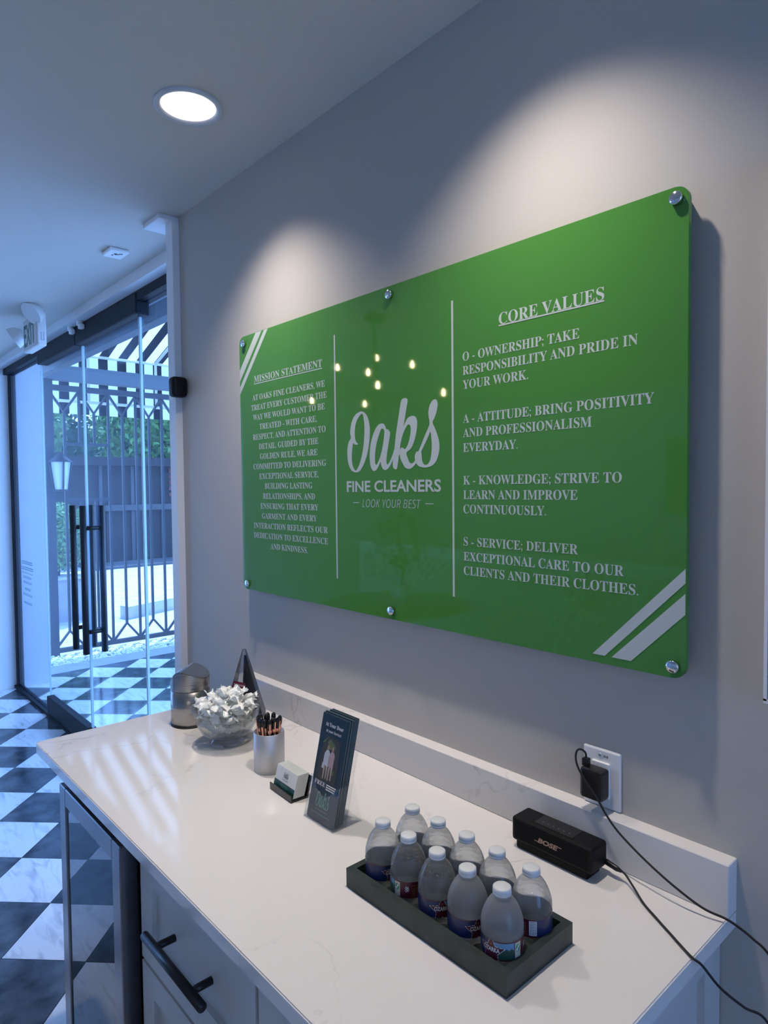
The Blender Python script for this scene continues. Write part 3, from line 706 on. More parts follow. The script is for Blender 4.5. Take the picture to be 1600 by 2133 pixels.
# ================================================================== THE GREEN SIGN
SY = -0.036
def sgx(x): return x*0.9906
def sgz(z): return EYE+(z-EYE)*0.9906
def green_sign():
    x0, x1, z0, z1 = -1.9085, -0.4730, 1.2858, 2.0970
    t = thing('wall_sign', 'large green acrylic sign with mission statement and core values', 'sign', ((x0+x1)/2, SY, z0))
    wp = lambda n, b, m, par=None: wpart(n, b, m, t, par)
    # panel with rounded corners
    r = 0.022; poly = []
    for cx, cz, a0 in ((x1-r, z1-r, 0), (x0+r, z1-r, PI/2), (x0+r, z0+r, PI), (x1-r, z0+r, 1.5*PI)):
        for k in range(9): a = a0+PI/2*k/8; poly.append((cx+r*math.cos(a), cz+r*math.sin(a)))
    b = BM(); prism(b, poly, SY, SY+0.010, 'y')
    bmesh.ops.bevel(b, geom=[e for e in b.edges if all(abs(v.co.y-SY) < 1e-6 for v in e.verts)], offset=0.0012, segments=2, affect='EDGES')
    panel = wp('panel', b, M['green'])
    F = SY-0.0004
    mp = lambda x, z: (sgx(x), F, sgz(z))
    # mission statement
    b = BM()
    cx = -1.658
    def line(s, x0, x1, zc, h, smp='𝐄'):
        put2d(b, fit2d(text2d(serif(s)), x0, x1, zc-h/2, h, smp), mp)
    line('MISSION STATEMENT', -1.8384, -1.4779, 1.9565, 0.0200)
    box(b, sgx(-1.8388), sgx(-1.4783), F-0.0001, F, sgz(1.9405), sgz(1.9430))
    wp('mission_heading', b, M['ink'], panel); b = BM()
    rows = [('AT OAKS FINE CLEANERS, WE', 0.3825), ('TREAT EVERY CUSTOMER THE', 0.399), ('WAY WE WOULD WANT TO BE', 0.379), ('TREATED - WITH CARE,', 0.304), ('RESPECT, AND ATTENTION TO', 0.3846), ('DETAIL. GUIDED BY THE', 0.3157), ('GOLDEN RULE, WE ARE', 0.3045), ('COMMITTED TO DELIVERING', 0.3842), ('EXCEPTIONAL SERVICE,', 0.3151), ('BUILDING LASTING', 0.253), ('RELATIONSHIPS, AND', 0.276), ('ENSURING THAT EVERY', 0.3071), ('GARMENT AND EVERY', 0.2924), ('INTERACTION REFLECTS OUR', 0.3922), ('DEDICATION TO EXCELLENCE', 0.3932), ('AND KINDNESS.', 0.1985)]
    for i, (s, w) in enumerate(rows):
        line(s, cx-w/2, cx+w/2, 1.899-i*0.03115, 0.0172)
    wp('mission_lettering', b, M['ink'], panel)
    b = BM()
    line('CORE VALUES', -0.8659, -0.6276, 1.9570, 0.0232)
    box(b, sgx(-0.866), sgx(-0.6275), F-0.0001, F, sgz(1.9418), sgz(1.9446))
    rows = [('O - OWNERSHIP; TAKE', 0.2876, 1.8945), ('RESPONSIBILITY AND PRIDE IN', 0.402, 1.8640), ('YOUR WORK.', 0.1727, 1.8335), ('A - ATTITUDE; BRING POSITIVITY', 0.4315, 1.7595), ('AND PROFESSIONALISM', 0.3132, 1.7285), ('EVERYDAY.', 0.1466, 1.6962), ('K - KNOWLEDGE; STRIVE TO', 0.3731, 1.6247), ('LEARN AND IMPROVE', 0.284, 1.5930), ('CONTINUOUSLY.', 0.2143, 1.5617), ('S - SERVICE; DELIVER', 0.2849, 1.4900), ('EXCEPTIONAL CARE TO OUR', 0.3773, 1.4572), ('CLIENTS AND THEIR CLOTHES.', 0.405, 1.4258)]
    wp('values_heading', b, M['ink'], panel)
    for i, (s, w, z) in enumerate(rows):
        if i % 3 == 0: b = BM()
        line(s, -0.9655, -0.9655+w, z, 0.0187)
        if i % 3 == 2: wp('values_lettering', b, M['ink'], panel)
    # logo
    b = BM(); put_script(b, -1.3714, -1.0360, 1.6508, 1.8245, mp); 
    wp('logo', b, M['ink'], panel); b = BM()
    put2d(b, fit2d(text2d('FINE CLEANERS', 0.022), -1.3751, -1.0325, 1.6005, 0.0268, 'E'), mp)
    wp('name_lettering', b, M['ink'], panel); b = BM()
    put2d(b, fit2d(text2d(ital('LOOK YOUR BEST'), -0.014), -1.3116, -1.0978, 1.5602, 0.0208, '𝘌'), mp)
    for a, c in ((-1.3492, -1.3248), (-1.0825, -1.0569)): box(b, sgx(a), sgx(c), F-0.0001, F, sgz(1.5708), sgz(1.5726))
    wp('tagline_lettering', b, M['ink'], panel)
    for a in (-1.4212, -0.9953):
        b = BM(); box(b, sgx(a-0.0029), sgx(a+0.0029), F-0.0001, F, sgz(1.3634), sgz(2.0225))
        wp('divider', b, M['ink'], panel)
    b = BM()
    X0, X1, Z0, Z1 = -1.9260, -0.4778, 1.2850, 2.1015
    for poly in ([(-1.8248, Z1), (-1.7895, Z1), (X0, 1.9600), (X0, 1.9950)], [(-1.7748, Z1), (-1.7530, Z1), (X0, 1.9180), (X0, 1.9410)],
                 [(X1, 1.4705), (X1, 1.4461), (-0.6268+0.002, 1.2975), (-0.6495, 1.2975)], [(X1, 1.4287), (X1, 1.3933), (-0.5740, 1.2975), (-0.6113, 1.2975)]):
        b = BM(); vs = [b.verts.new((max(x0+0.001, min(x1-0.001, sgx(x))), F, max(z0+0.001, min(z1-0.001, sgz(z))))) for x, z in poly]; b.faces.new(vs)
        wp('corner_stripe', b, M['ink'], panel)
    for (x, z) in ((-0.4962, 2.0808), (-0.4968, 1.3039), (-1.1972, 2.0798), (-1.1996, 1.3052), (-1.8935, 1.3030), (-1.8935, 2.0780)):
        b = BM(); lathe(b, [(0, -0.0), (0.0095, 0.0), (0.0105, 0.001), (0.0105, 0.010), (0.0, 0.010)], 28)
        for v in b.verts: v.co = Vector((sgx(x)+v.co.x, SY-0.010+v.co.z, sgz(z)+v.co.y))
        bolt = wp('standoff_bolt', b, M['chrome'])
        b = BM(); tube(b, [(sgx(x), SY+0.010, sgz(z)), (sgx(x), 0.0, sgz(z))], 0.008, 16); wp('barrel', b, M['alu'], bolt)
green_sign()

# ================================================================== COUNTER, CABINETS, FRIDGE
ZC = 0.914; CX0, CX1, CYF = -1.9945, -0.4042, -0.6476
def counter():
    t = thing('countertop', 'white veined quartz countertop carrying the bottles, brochures and candy bowl', 'countertop', (-1.2, -0.3, ZC-0.027))
    b = BM(); r = 0.012; poly = []
    for cx, cy, a0 in ((CX1-0.004, -0.004-0.0, 0), (CX0+0.004, -0.004, PI/2)):
        pass
    poly = [(CX1, 0), (CX0, 0), (CX0, CYF+r)] + [(CX0+r-r*math.cos(a), CYF+r-r*math.sin(a)) for a in (PI/8, PI/4, 3*PI/8)] + [(CX0+r, CYF), (CX1-r, CYF)] + [(CX1-r+r*math.sin(a), CYF+r-r*math.cos(a)) for a in (PI/8, PI/4, 3*PI/8)] + [(CX1, CYF+r)]
    prism(b, poly, ZC-0.027, ZC)
    bmesh.ops.bevel(b, geom=[e for e in b.edges if all(abs(v.co.z-ZC) < 1e-6 for v in e.verts)], offset=0.002, segments=2, affect='EDGES')
    wpart('slab', b, M['quartz'], t)
    b = BM(); box(b, -1.93, CX1+0.001, -0.0355, 0, ZC, 1.0017, 0.0015, 1); tag(obj('backsplash', b, M['quartz']), 'low white quartz backsplash strip along the wall behind the counter', 'backsplash')
counter()
CF = -0.622      # cabinet face plane
ZU = ZC-0.027    # underside of slab
def shaker(b, x0, x1, z0, z1, y, st=0.06, dep=0.020, mi=0):
    """door or drawer front: frame and recessed panel, front face at y"""
    for a in ((x0, x0+st, z0, z1), (x1-st, x1, z0, z1), (x0+st, x1-st, z0, z0+st), (x0+st, x1-st, z1-st, z1)):
        box(b, a[0], a[1], y, y+dep, a[2], a[3], mi=mi)
    box(b, x0+st, x1-st, y+0.010, y+dep, z0+st, z1-st, mi=mi)
def cabinet(x0, x1, label, handle=True, side_panel=False):
    t = thing('base_cabinet', label, 'cabinet', ((x0+x1)/2, -0.3, 0))
    wp = lambda n, b, m, par=None: wpart(n, b, m, t, par)
    b = BM(); box(b, x0, x1, CF+0.021, -0.002, 0.10, ZU); wp('carcass', b, M['cab'])
    b = BM(); box(b, x0+0.003, x1-0.003, CF+0.075, -0.02, 0, 0.10); wp('toe_kick', b, M['cab'])
    b = BM(); shaker(b, x0+0.004, x1-0.004, 0.655, ZU-0.012, CF, 0.055); d = wp('drawer', b, M['cab'])
    def bar(xa, xb, z, par, vert=False):
        b = BM(); y = CF-0.036
        if vert: tube(b, [(xa, y, z), (xa, y, z+0.26)], 0.0085, 14); ps = [(xa, z+0.05), (xa, z+0.21)]
        else: tube(b, [(xa, y, z), (xb, y, z)], 0.0085, 14); ps = [(xa+0.045, z), (xb-0.045, z)]
        for (px, pz) in ps: tube(b, [(px, y, pz), (px, CF+0.004, pz)], 0.007, 12)
        wp('bar_handle', b, M['black'], par)
    if handle: bar((x0+x1)/2-0.118, (x0+x1)/2+0.118, 0.768, d)
    xm = (x0+x1)/2
    for a, c, hx in ((x0+0.004, xm-0.002, xm-0.035), (xm+0.002, x1-0.004, xm+0.035)):
        b = BM(); shaker(b, a, c, 0.112, 0.647, CF, 0.055); dd = wp('door', b, M['cab']); bar(hx, hx, 0.36, dd, True)
    if side_panel:
        b = BM(); y0, y1 = CF+0.021, -0.002; X = x1
        for a in ((y0, y0+0.06, 0.10, ZU), (y1-0.06, y1, 0.10, ZU), (y0+0.06, y1-0.06, 0.10, 0.17), (y0+0.06, y1-0.06, ZU-0.06, ZU)): box(b, X, X+0.012, a[0], a[1], a[2], a[3])
        wp('end_panel', b, M['cab'])
cabinet(-1.325, -0.868, 'pale grey base cabinet beside the wine fridge with drawer and black bar handle')
cabinet(-0.866, -0.440, 'pale grey base cabinet under the free end of the counter', side_panel=True)
def fridge():
    x0, x1 = -1.775, -1.365; yf = -0.648; zt = 0.872
    t = thing('wine_fridge', 'stainless wine fridge with dark glass door under the counter', 'wine fridge', ((x0+x1)/2, -0.35, 0))
    wp = lambda n, b, m, par=None: wpart(n, b, m, t, par)
    # open-fronted body
    b = BM(); yb = yf+0.045
    for a in ((x0+0.003, x0+0.03, yb, -0.06, 0.06, 0.862), (x1-0.03, x1-0.003, yb, -0.06, 0.06, 0.862), (x0+0.03, x1-0.03, yb, -0.06, 0.06, 0.09), (x0+0.03, x1-0.03, yb, -0.06, 0.83, 0.862), (x0+0.03, x1-0.03, -0.09, -0.06, 0.09, 0.83)): box(b, *a)
    wp('body', b, M['rubber'])
    b = BM(); box(b, x0+0.01, x1-0.01, yf+0.09, -0.06, 0.0, 0.06); wp('plinth', b, M['rubber'])
    # door frame
    b = BM()
    for a in ((x0, x0+0.045, 0.075, zt), (x1-0.045, x1, 0.075, zt), (x0+0.045, x1-0.045, 0.075, 0.125), (x0+0.045, x1-0.045, zt-0.045, zt)): box(b, a[0], a[1], yf, yf+0.040, a[2], a[3], 0.002, 1)
    d = wp('door', b, M['darksteel'])
    b = BM(); box(b, x0+0.045, x1-0.045, yf+0.004, yf+0.012, 0.125, zt-0.045)
    wp('glass', b, thin_glass('smoked glass', (0.16, 0.18, 0.20), 1.1), d)
    for z in (0.25, 0.40, 0.55, 0.70):
        b = BM()
        for k in range(14): x = x0+0.045+k*0.024; tube(b, [(x, yf+0.07, z), (x, -0.1, z)], 0.0022, 6)
        tube(b, [(x0+0.035, yf+0.07, z), (x1-0.035, yf+0.07, z)], 0.004, 6); wp('wire_shelf', b, M['chrome'])
    b = BM(); box(b, x0-0.004, x0+0.002, yf+0.045, -0.03, 0.0, ZU)
    return t
fridge()
b = BM(); box(b, -1.360, -1.328, CF+0.09, -0.03, 0.0, ZU); tag(obj('gap_shade', b, M['rubber']), 'black block standing in for shade in the gap between wine fridge and grey cabinet', 'panel')  # black block put where the narrow gap only lies in shade
b = BM(); box(b, -1.800, -1.779, CF+0.010, -0.002, 0.0, ZU); tag(obj('end_panel', b, M['cab']), 'pale grey end panel left of the wine fridge', 'panel')

# ================================================================== OUTLET, CHARGER, CORD, SPEAKER
def outlet():
    t = thing('outlet_plate', 'white electrical outlet plate on the wall above the backsplash', 'outlet', (-0.642, 0, 1.06))
    wp = lambda n, b, m, par=None: wpart(n, b, m, t, par)
    b = BM(); box(b, -0.681, -0.6035, -0.006, 0, 1.0025, 1.1135, 0.0035, 2); wp('plate', b, M['plasticw'])
    b = BM(); box(b, -0.661, -0.6235, -0.0105, -0.006, 1.022, 1.0905, 0.002, 1); wp('receptacle', b, M['plasticw'])
    b = BM(); lathe(b, [(0, 0), (0.003, 0.0006), (0.0032, -0.001)], 12)
    for v in b.verts: v.co = Vector((-0.6455+v.co.x, -0.0068-v.co.z, 1.1025+v.co.y))
    wp('screw', b, M['alu'])
    b = BM(); put2d(b, fit2d(text2d('1A-8', 0.02), -0.6385, -0.6290, 1.0985, 0.0055), lambda x, y: (x, -0.0065, y)); wp('lettering', b, M['black'])
outlet()
def charger():
    t = thing('usb_charger', 'black plug-in charger in the wall outlet', 'charger', (-0.642, -0.03, 1.03))
    b = BM(); vs = box(b, -0.668, -0.622, -0.042, -0.0108, 1.026, 1.083, 0.006, 2); wpart('body', b, M['black'], t)
outlet_cord = [(-0.6600, -0.030, 1.098), (-0.6605, -0.032, 1.108), (-0.6630, -0.040, 1.1155), (-0.6680, -0.045, 1.1155), (-0.6715, -0.047, 1.106), (-0.6700, -0.047, 1.090), (-0.6600, -0.047, 1.072), (-0.6400, -0.047, 1.050), (-0.6235, -0.047, 1.032), (-0.6080, -0.048, 1.013), (-0.5823, -0.050, 0.9913), (-0.5350, -0.055, 0.9670), (-0.4827, -0.060, 0.9465), (-0.4350, -0.056, 0.9280), (-0.4020, -0.047, 0.9215), (-0.3804, -0.043, 0.9136), (-0.3634, -0.042, 0.9057), (-0.3436, -0.040, 0.8931), (-0.310, -0.042, 0.855), (-0.270, -0.050, 0.780), (-0.245, -0.065, 0.700), (-0.245, -0.085, 0.660), (-0.262, -0.100, 0.680), (-0.285, -0.105, 0.760), (-0.3204, -0.110, 0.8373), (-0.3456, -0.130, 0.8567), (-0.3712, -0.150, 0.8818), (-0.3910, -0.164, 0.9110), (-0.4064, -0.1655, 0.9170), (-0.4500, -0.138, 0.9165), (-0.4850, -0.116, 0.9165), (-0.5133, -0.098, 0.9175), (-0.5400, -0.079, 0.9240), (-0.5640, -0.0645, 0.9310), (-0.578, -0.0632, 0.9325)]
def power_cord():
    t = thing('power_cord', 'black cord from the wall charger to the speaker, hanging off the counter end', 'cord', (-0.55, -0.06, 0.915))
    b = BM(); tube(b, spline(outlet_cord, 8), 0.0019, 10); wpart('cable', b, M['rubber'], t)
    b = BM(); box(b, -0.6665, -0.6535, -0.036, -0.024, 1.0835, 1.0985, 0.002); wpart('charger_plug', b, M['black'], t)
    b = BM(); tube(b, [(-0.6095, -0.0615, 0.9365), (-0.600, -0.0617, 0.936), (-0.580, -0.063, 0.933), (-0.570, -0.0639, 0.932)], 0.0045, 12, radii=[0.0035, 0.0052, 0.0050, 0.0026]); wpart('speaker_plug', b, M['black'], t)
charger(); power_cord()
def speaker():
    t = thing('portable_speaker', 'black box speaker standing on its charging cradle by the backsplash', 'speaker', (-0.6865, -0.0845, ZC))
    wp = lambda n, b, m, par=None, s=False: wpart(n, b, m, t, par, s)
    b = BM(); box(b, -0.765, -0.612, -0.1065, -0.0620, ZC, ZC+0.016, 0.003); wp('cradle', b, M['bose'])
    x0, x1, y0, y1, z0, z1 = -0.7725, -0.6005, -0.1115, -0.0575, ZC+0.0145, ZC+0.0605
    b = BM(); box(b, x0, x1, y0, y1, z0, z1, 0.006, 3); body = wp('body', b, M['bose'])
    b = BM(); box(b, x0+0.008, x1-0.008, y0-0.0006, y0+0.002, z0+0.006, z1-0.006, 0.0005, 1); gr = wp('grille', b, M['bosegrille'])
    b = BM(); box(b, x0+0.045, x1-0.045, y0+0.010, y1-0.006, z1-0.001, z1+0.0006); wp('button_panel', b, mat('button rubber', (0.010, 0.010, 0.011), 0.3))
    b = BM()
    for k in range(6): lathe(b, [(0, 0.0007), (0.0011, 0.0006)], 10, (x0+0.058+k*0.0112, y0+0.022, z1+0.0002))
    wp('button_mark', b, M['led'])
    # lettering on the grille: slanted bars either side of the word
    b = BM(); zc = (z0+z1)/2-0.001; xc = -0.6895; sl = 0.35
    V, F = fit2d(text2d('BOSE', 0.045), xc-0.0205, xc+0.0205, 0, 0.0085, 'E')
    put2d(b, (V, F), lambda x, y: (x+sl*(y-0.004), y0-0.0011, zc-0.004+y))
    for i in range(3):
        pass
    for xa, xb, za in ((xc-0.0290, xc-0.0200, zc-0.0036), (xc+0.0210, xc+0.0290, zc+0.0030)): box(b, xa, xb, y0-0.0012, y0-0.0007, za, za+0.0012)
    wp('logo_lettering', b, M['bronze'], gr)
speaker()
def wall_board():
    b = BM(); box(b, -0.3555, 0.30, -0.020, -0.004, 1.279, 2.10, 0.002)
    t = thing('wall_board', 'white-edged wall board at the right edge of the picture', 'board', (0, -0.01, 1.28))
    wpart('panel', b, M['wall'], t)
    b = BM(); box(b, -0.3605, -0.3555, -0.0215, 0, 1.276, 2.103); box(b, -0.3605, 0.302, -0.0215, 0, 1.272, 1.279); wpart('edge', b, M['plasticw'], t)
wall_board()

# ================================================================== ON THE COUNTER
def bin_():
    cx, cy, r = -1.842, -0.260, 0.0565
    t = thing('countertop_bin', 'small brushed steel swing-lid bin at the far end of the counter', 'trash can', (cx, cy, ZC))
    b = BM(); lathe(b, [(0, 0), (r+0.001, 0), (r+0.001, 0.005), (0, 0.005)], 48); obj('base_ring', b, M['rubber'], t)
    b = BM(); lathe(b, [(r-0.002, 0.005), (r, 0.006), (r, 0.104), (r-0.003, 0.105)], 64); obj('body', b, M['steel'], t)
    # lid: cylinder topped by a barrel, low towards the front-left
    d = Vector((-0.745, -0.667, 0))
    def hz(s):   # s in -1..1 along d (1 = front-left)
        return 0.164-0.052*((s-0.15)/0.85)**2.1 if s > 0.15 else 0.164-0.026*((0.15-s)/1.15)**1.5
    b = BM(); n = 72
    lo = [b.verts.new((r*math.cos(2*PI*k/n), r*math.sin(2*PI*k/n), 0.1065)) for k in range(n)]
    hi = []
    for k in range(n):
        x, y = r*math.cos(2*PI*k/n), r*math.sin(2*PI*k/n); hi.append(b.verts.new((x, y, hz((x*d.x+y*d.y)/r))))
    for k in range(n): b.faces.new((lo[k], lo[(k+1) % n], hi[(k+1) % n], hi[k])).smooth = True
    lid = obj('lid', b, M['steel'], t)
    b = BM(); G = 26; grid = {}
    for i in range(G+1):
        for j in range(G+1):
            u, v = -1+2*i/G, -1+2*j/G
            # square to disc
            x = u*math.sqrt(1-v*v/2)*r*0.985; y = v*math.sqrt(1-u*u/2)*r*0.985
            X = d.x*x - d.y*y; Y = d.y*x + d.x*y
            grid[i, j] = b.verts.new((X, Y, hz(x/r)+0.001))
    for i in range(G):
        for j in range(G): b.faces.new((grid[i, j], grid[i+1, j], grid[i+1, j+1], grid[i, j+1])).smooth = True
    obj('swing_flap', b, mat('polished steel', (0.50, 0.50, 0.50), 0.14, metal=1.0), lid)
bin_()
BX, BY = -1.628, -0.2557
def bowl():
    t = thing('glass_bowl', 'clear footed glass bowl full of wrapped white candies', 'bowl', (BX, BY, ZC))
    b = BM()
    lathe(b, [(0, 0.001), (0.045, 0.0), (0.048, 0.004), (0.040, 0.013), (0.037, 0.017), (0.052, 0.022), (0.068, 0.034), (0.080, 0.055), (0.087, 0.080), (0.0925, 0.100), (0.0915, 0.1012), (0.0885, 0.099), (0.0835, 0.078), (0.0765, 0.055), (0.064, 0.036), (0.045, 0.026), (0.0, 0.024)], 72)
    obj('vessel', b, M['clear'], t)
bowl()
def candies():
    rnd = random.Random(21)
    def proto(k):
        b = BM(); nx, ny = 13, 7; L, Wd = 0.047, 0.030; top, bot = {}, {}
        ph = rnd.uniform(0, 6)
        for i in range(nx):
            for j in range(ny):
                u, v = -1+2*i/(nx-1), -1+2*j/(ny-1)
                th = 0.0075*max(0, 1-abs(u/0.62)**4)*max(0, 1-v**4) if abs(u) < 0.62 else 0.0
                fl = max(0, abs(u)-0.55)/0.45
                x = u*L*0.5 + (0.0016*(-1)**j if i in (0, nx-1) else 0)
                y = v*Wd*0.5*(1-0.22*(1-fl) if abs(u) < 0.62 else 0.80+0.35*fl)
                z = fl*0.0085*math.sin(3.0*v+ph+u*2) + 0.0010*math.sin(9*u+5*v+ph)
                top[i, j] = b.verts.new((x, y, z+th+0.0003)); bot[i, j] = b.verts.new((x, y, z-th-0.0003))
        for i in range(nx-1):
            for j in range(ny-1):
                b.faces.new((top[i, j], top[i+1, j], top[i+1, j+1], top[i, j+1])); b.faces.new((bot[i, j], bot[i, j+1], bot[i+1, j+1], bot[i+1, j]))
        for i in range(nx-1):
            b.faces.new((top[i, 0], bot[i, 0], bot[i+1, 0], top[i+1, 0])); b.faces.new((top[i, ny-1], top[i+1, ny-1], bot[i+1, ny-1], bot[i, ny-1]))
        for j in range(ny-1):
            b.faces.new((top[0, j], top[0, j+1], bot[0, j+1], bot[0, j])); b.faces.new((top[nx-1, j], bot[nx-1, j], bot[nx-1, j+1], top[nx-1, j+1]))
        return b
    spots = []
    def ring(n, rad, z, tilt, off):
        for k in range(n):
            a = off+2*PI*k/n+rnd.uniform(-0.15, 0.15); spots.append((BX+rad*math.cos(a), BY+rad*math.sin(a), ZC+z+rnd.uniform(-0.003, 0.003), a, tilt))
    ring(4, 0.026, 0.040, 0.2, 0.2); ring(7, 0.050, 0.055, 0.55, 0.0); ring(4, 0.022, 0.062, 0.3, 0.7); ring(8, 0.058, 0.076, 0.6, 0.4); ring(4, 0.024, 0.084, 0.3, 0.1)
    ring(9, 0.064, 0.097, 0.45, 0.1); ring(5, 0.032, 0.108, 0.3, 0.5); ring(8, 0.064, 0.114, 0.2, 0.6); ring(5, 0.038, 0.128, 0.25, 0.2); ring(3, 0.016, 0.138, 0.2, 0.9)
    meshes = []
    for k in range(5):
        bb = proto(k); bmesh.ops.recalc_face_normals(bb, faces=bb.faces[:])
        me = bpy.data.meshes.new('wrapped_candy'); bb.to_mesh(me); bb.free()
        me.materials.append(M['wrap'])
        for p in me.polygons: p.use_smooth = False
        meshes.append(me)
    zs = sorted(s[2] for s in spots)
    for i, (x, y, z, a, tilt) in enumerate(spots):
        o = bpy.data.objects.new('wrapped_candy', meshes[i % 5]); COL.objects.link(o); o.location = (x, y, z)
        o.rotation_euler = (rnd.uniform(-0.5, 0.5), -tilt+rnd.uniform(-0.35, 0.35), a+rnd.uniform(-0.8, 0.8))
        inside = z < ZC+0.088
        tag(o, 'white wrapped candy seen through the side of the glass bowl' if inside else 'white wrapped candy heaped on top of the glass bowl', 'candy', 'wrapped candies inside the bowl' if inside else 'wrapped candies heaped on the bowl')
candies()
def award():
    cx, cy = -1.775, -0.115
    t = thing('crystal_award', 'clear crystal pyramid award with dark red band behind the candy bowl', 'award', (cx, cy, ZC), 0.25)
    hb = 0.062
    b = BM()
    bl = [(-hb, -0.028), (hb, -0.028), (hb, 0.028), (-hb, 0.028)]; H = 0.208
    w = 0.050; vs = [b.verts.new((x, y, 0.0)) for x, y in ((-w, -w*0.75), (w, -w*0.75), (w, w*0.75), (-w, w*0.75))]
    mid = [b.verts.new((x, y, 0.02)) for x, y in ((-w, -w*0.75), (w, -w*0.75), (w, w*0.75), (-w, w*0.75))]
    ap = [b.verts.new((x, y, H)) for x, y in ((-0.004, -0.003), (0.006, -0.003), (0.006, 0.003), (-0.004, 0.003))]
    for A, B in ((vs, mid), (mid, ap)):
        for k in range(4): b.faces.new((A[k], A[(k+1) % 4], B[(k+1) % 4], B[k]))
    b.faces.new(vs[::-1]); b.faces.new(ap)
    obj('pyramid', b, M['crystal'], t)
    b = BM(); e = 0.0006
    def at(z): f = (z-0.02)/(H-0.02); return -w+(w-0.004)*f, w-(w-0.006)*f, -w*0.75+(w*0.75-0.003)*f
    def strip(z0, z1, mi, inset=0.1):
        a0, c0, y0 = at(z0); a1, c1, y1 = at(z1)
        f = b.faces.new([b.verts.new(p) for p in ((a0*(1-inset), y0-e, z0), (c0*(1-inset), y0-e, z0), (c1*(1-inset), y1-e, z1), (a1*(1-inset), y1-e, z1))]); f.material_index = mi
    strip(0.092, 0.112, 0); 
    def put(x0, x1, z):
        a, c, y = at(z); box(b, x0, x1, y-e-0.0004, y-e-0.0002, z-0.003, z+0.003, mi=1)
    for k in range(6): put(-0.020+k*0.007, -0.016+k*0.007, 0.102)
    obj('engraved_band', b, [M['red'], M['labwhite']], t)
    b = BM(); vs = [b.verts.new(p) for p in ((w*0.35, -w*0.6, 0.004), (w-0.004, -w*0.55, 0.004), (w-0.004, w*0.6, 0.004), (w*0.35, w*0.6, 0.004), (0.004, -0.003, 0.19), (0.0055, 0.002, 0.19))]
    for f in ((0, 1, 4), (1, 2, 5, 4), (2, 3, 5), (3, 0, 4, 5), (0, 3, 2, 1)): b.faces.new([vs[i] for i in f])
    bmesh.ops.scale(b, vec=(0.93, 0.9, 1), verts=b.verts[:]); obj('dark_facet', b, M['blue'], t)  # dark solid imitating the facet that refraction darkens
award()
def cup_and_pens():
    cx, cy, r, h = -1.3966, -0.2655, 0.0378, 0.097
    t = thing('pen_cup', 'silver cylindrical pen cup holding black and rose gold pens', 'cup', (cx, cy, ZC))
    b = BM(); lathe(b, [(0, 0), (r-0.001, 0), (r, 0.0015), (r, h-0.0005), (r-0.0006, h), (r-0.0016, h), (r-0.0018, 0.003), (0, 0.003)], 64); obj('cylinder', b, M['alu'], t)
    rnd = random.Random(9)
    def pen(loc, lean, az, style, label):
        p = thing('pen', label, 'pen', loc, az, 'pens in the silver cup')
        R = Matrix.Rotation(lean, 4, 'Y')
        def add(name, prof, m, par=None, bm=None):
            b = bm or BM()
            if prof: lathe(b, prof, 16)
            xf(b.verts, R); return obj(name, b, m, par or p)
        L = 0.130
        if style == 0:
            br = add('barrel', [(0, 0.0), (0.0012, 0.004), (0.004, 0.014), (0.0046, 0.085), (0.0046, 0.108)], M['penblack'])
            add('collar', [(0.0050, 0.096), (0.0052, 0.098), (0.0052, 0.103), (0.0048, 0.105)], M['rose'])
            add('grip', [(0.0046, 0.108), (0.0056, 0.110), (0.0060, 0.120), (0.0052, 0.128), (0.002, 0.1315), (0, 0.132)], M['penblack'])
        else:
            br = add('barrel', [(0, 0.0), (0.0012, 0.004), (0.004, 0.014), (0.0048, 0.080), (0.0050, 0.110)], M['rose'])
            add('cap', [(0.0050, 0.110), (0.0058, 0.112), (0.0060, 0.124), (0.004, 0.131), (0, 0.132)], M['penblack'])
        b = BM(); box(b, 0.0058, 0.0072, -0.0016, 0.0016, 0.088, 0.124, 0.0004, 1); box(b, 0.0045, 0.0072, -0.0016, 0.0016, 0.1205, 0.124)
        add('clip', None, M['rose'] if style == 0 else M['penblack'], None, b)
        return p
    # lean outward from the centre, points at the bottom of the cup
    i = 0
    for k, (ang, rad) in enumerate([(3.4, 0.027), (3.9, 0.027), (4.4, 0.027), (4.0, 0.016), (4.9, 0.027), (5.35, 0.027), (5.8, 0.028), (6.25, 0.028), (0.35, 0.027), (0.9, 0.026), (2.7, 0.027), (3.0, 0.016), (0.0, 0.016), (2.1, 0.026)]):
        x, y = cx+math.cos(ang)*(rad-0.016), cy+math.sin(ang)*(rad-0.016)
        lean = 0.13+rnd.uniform(-0.03, 0.03)
        st = 1 if k in (4, 5, 12) else 0
        pen((x, y, ZC+0.004), lean, ang, st, 'pen with black barrel and rose gold collar standing in the silver cup' if st == 0 else 'pen with rose gold barrel and black cap standing in the silver cup')
cup_and_pens()
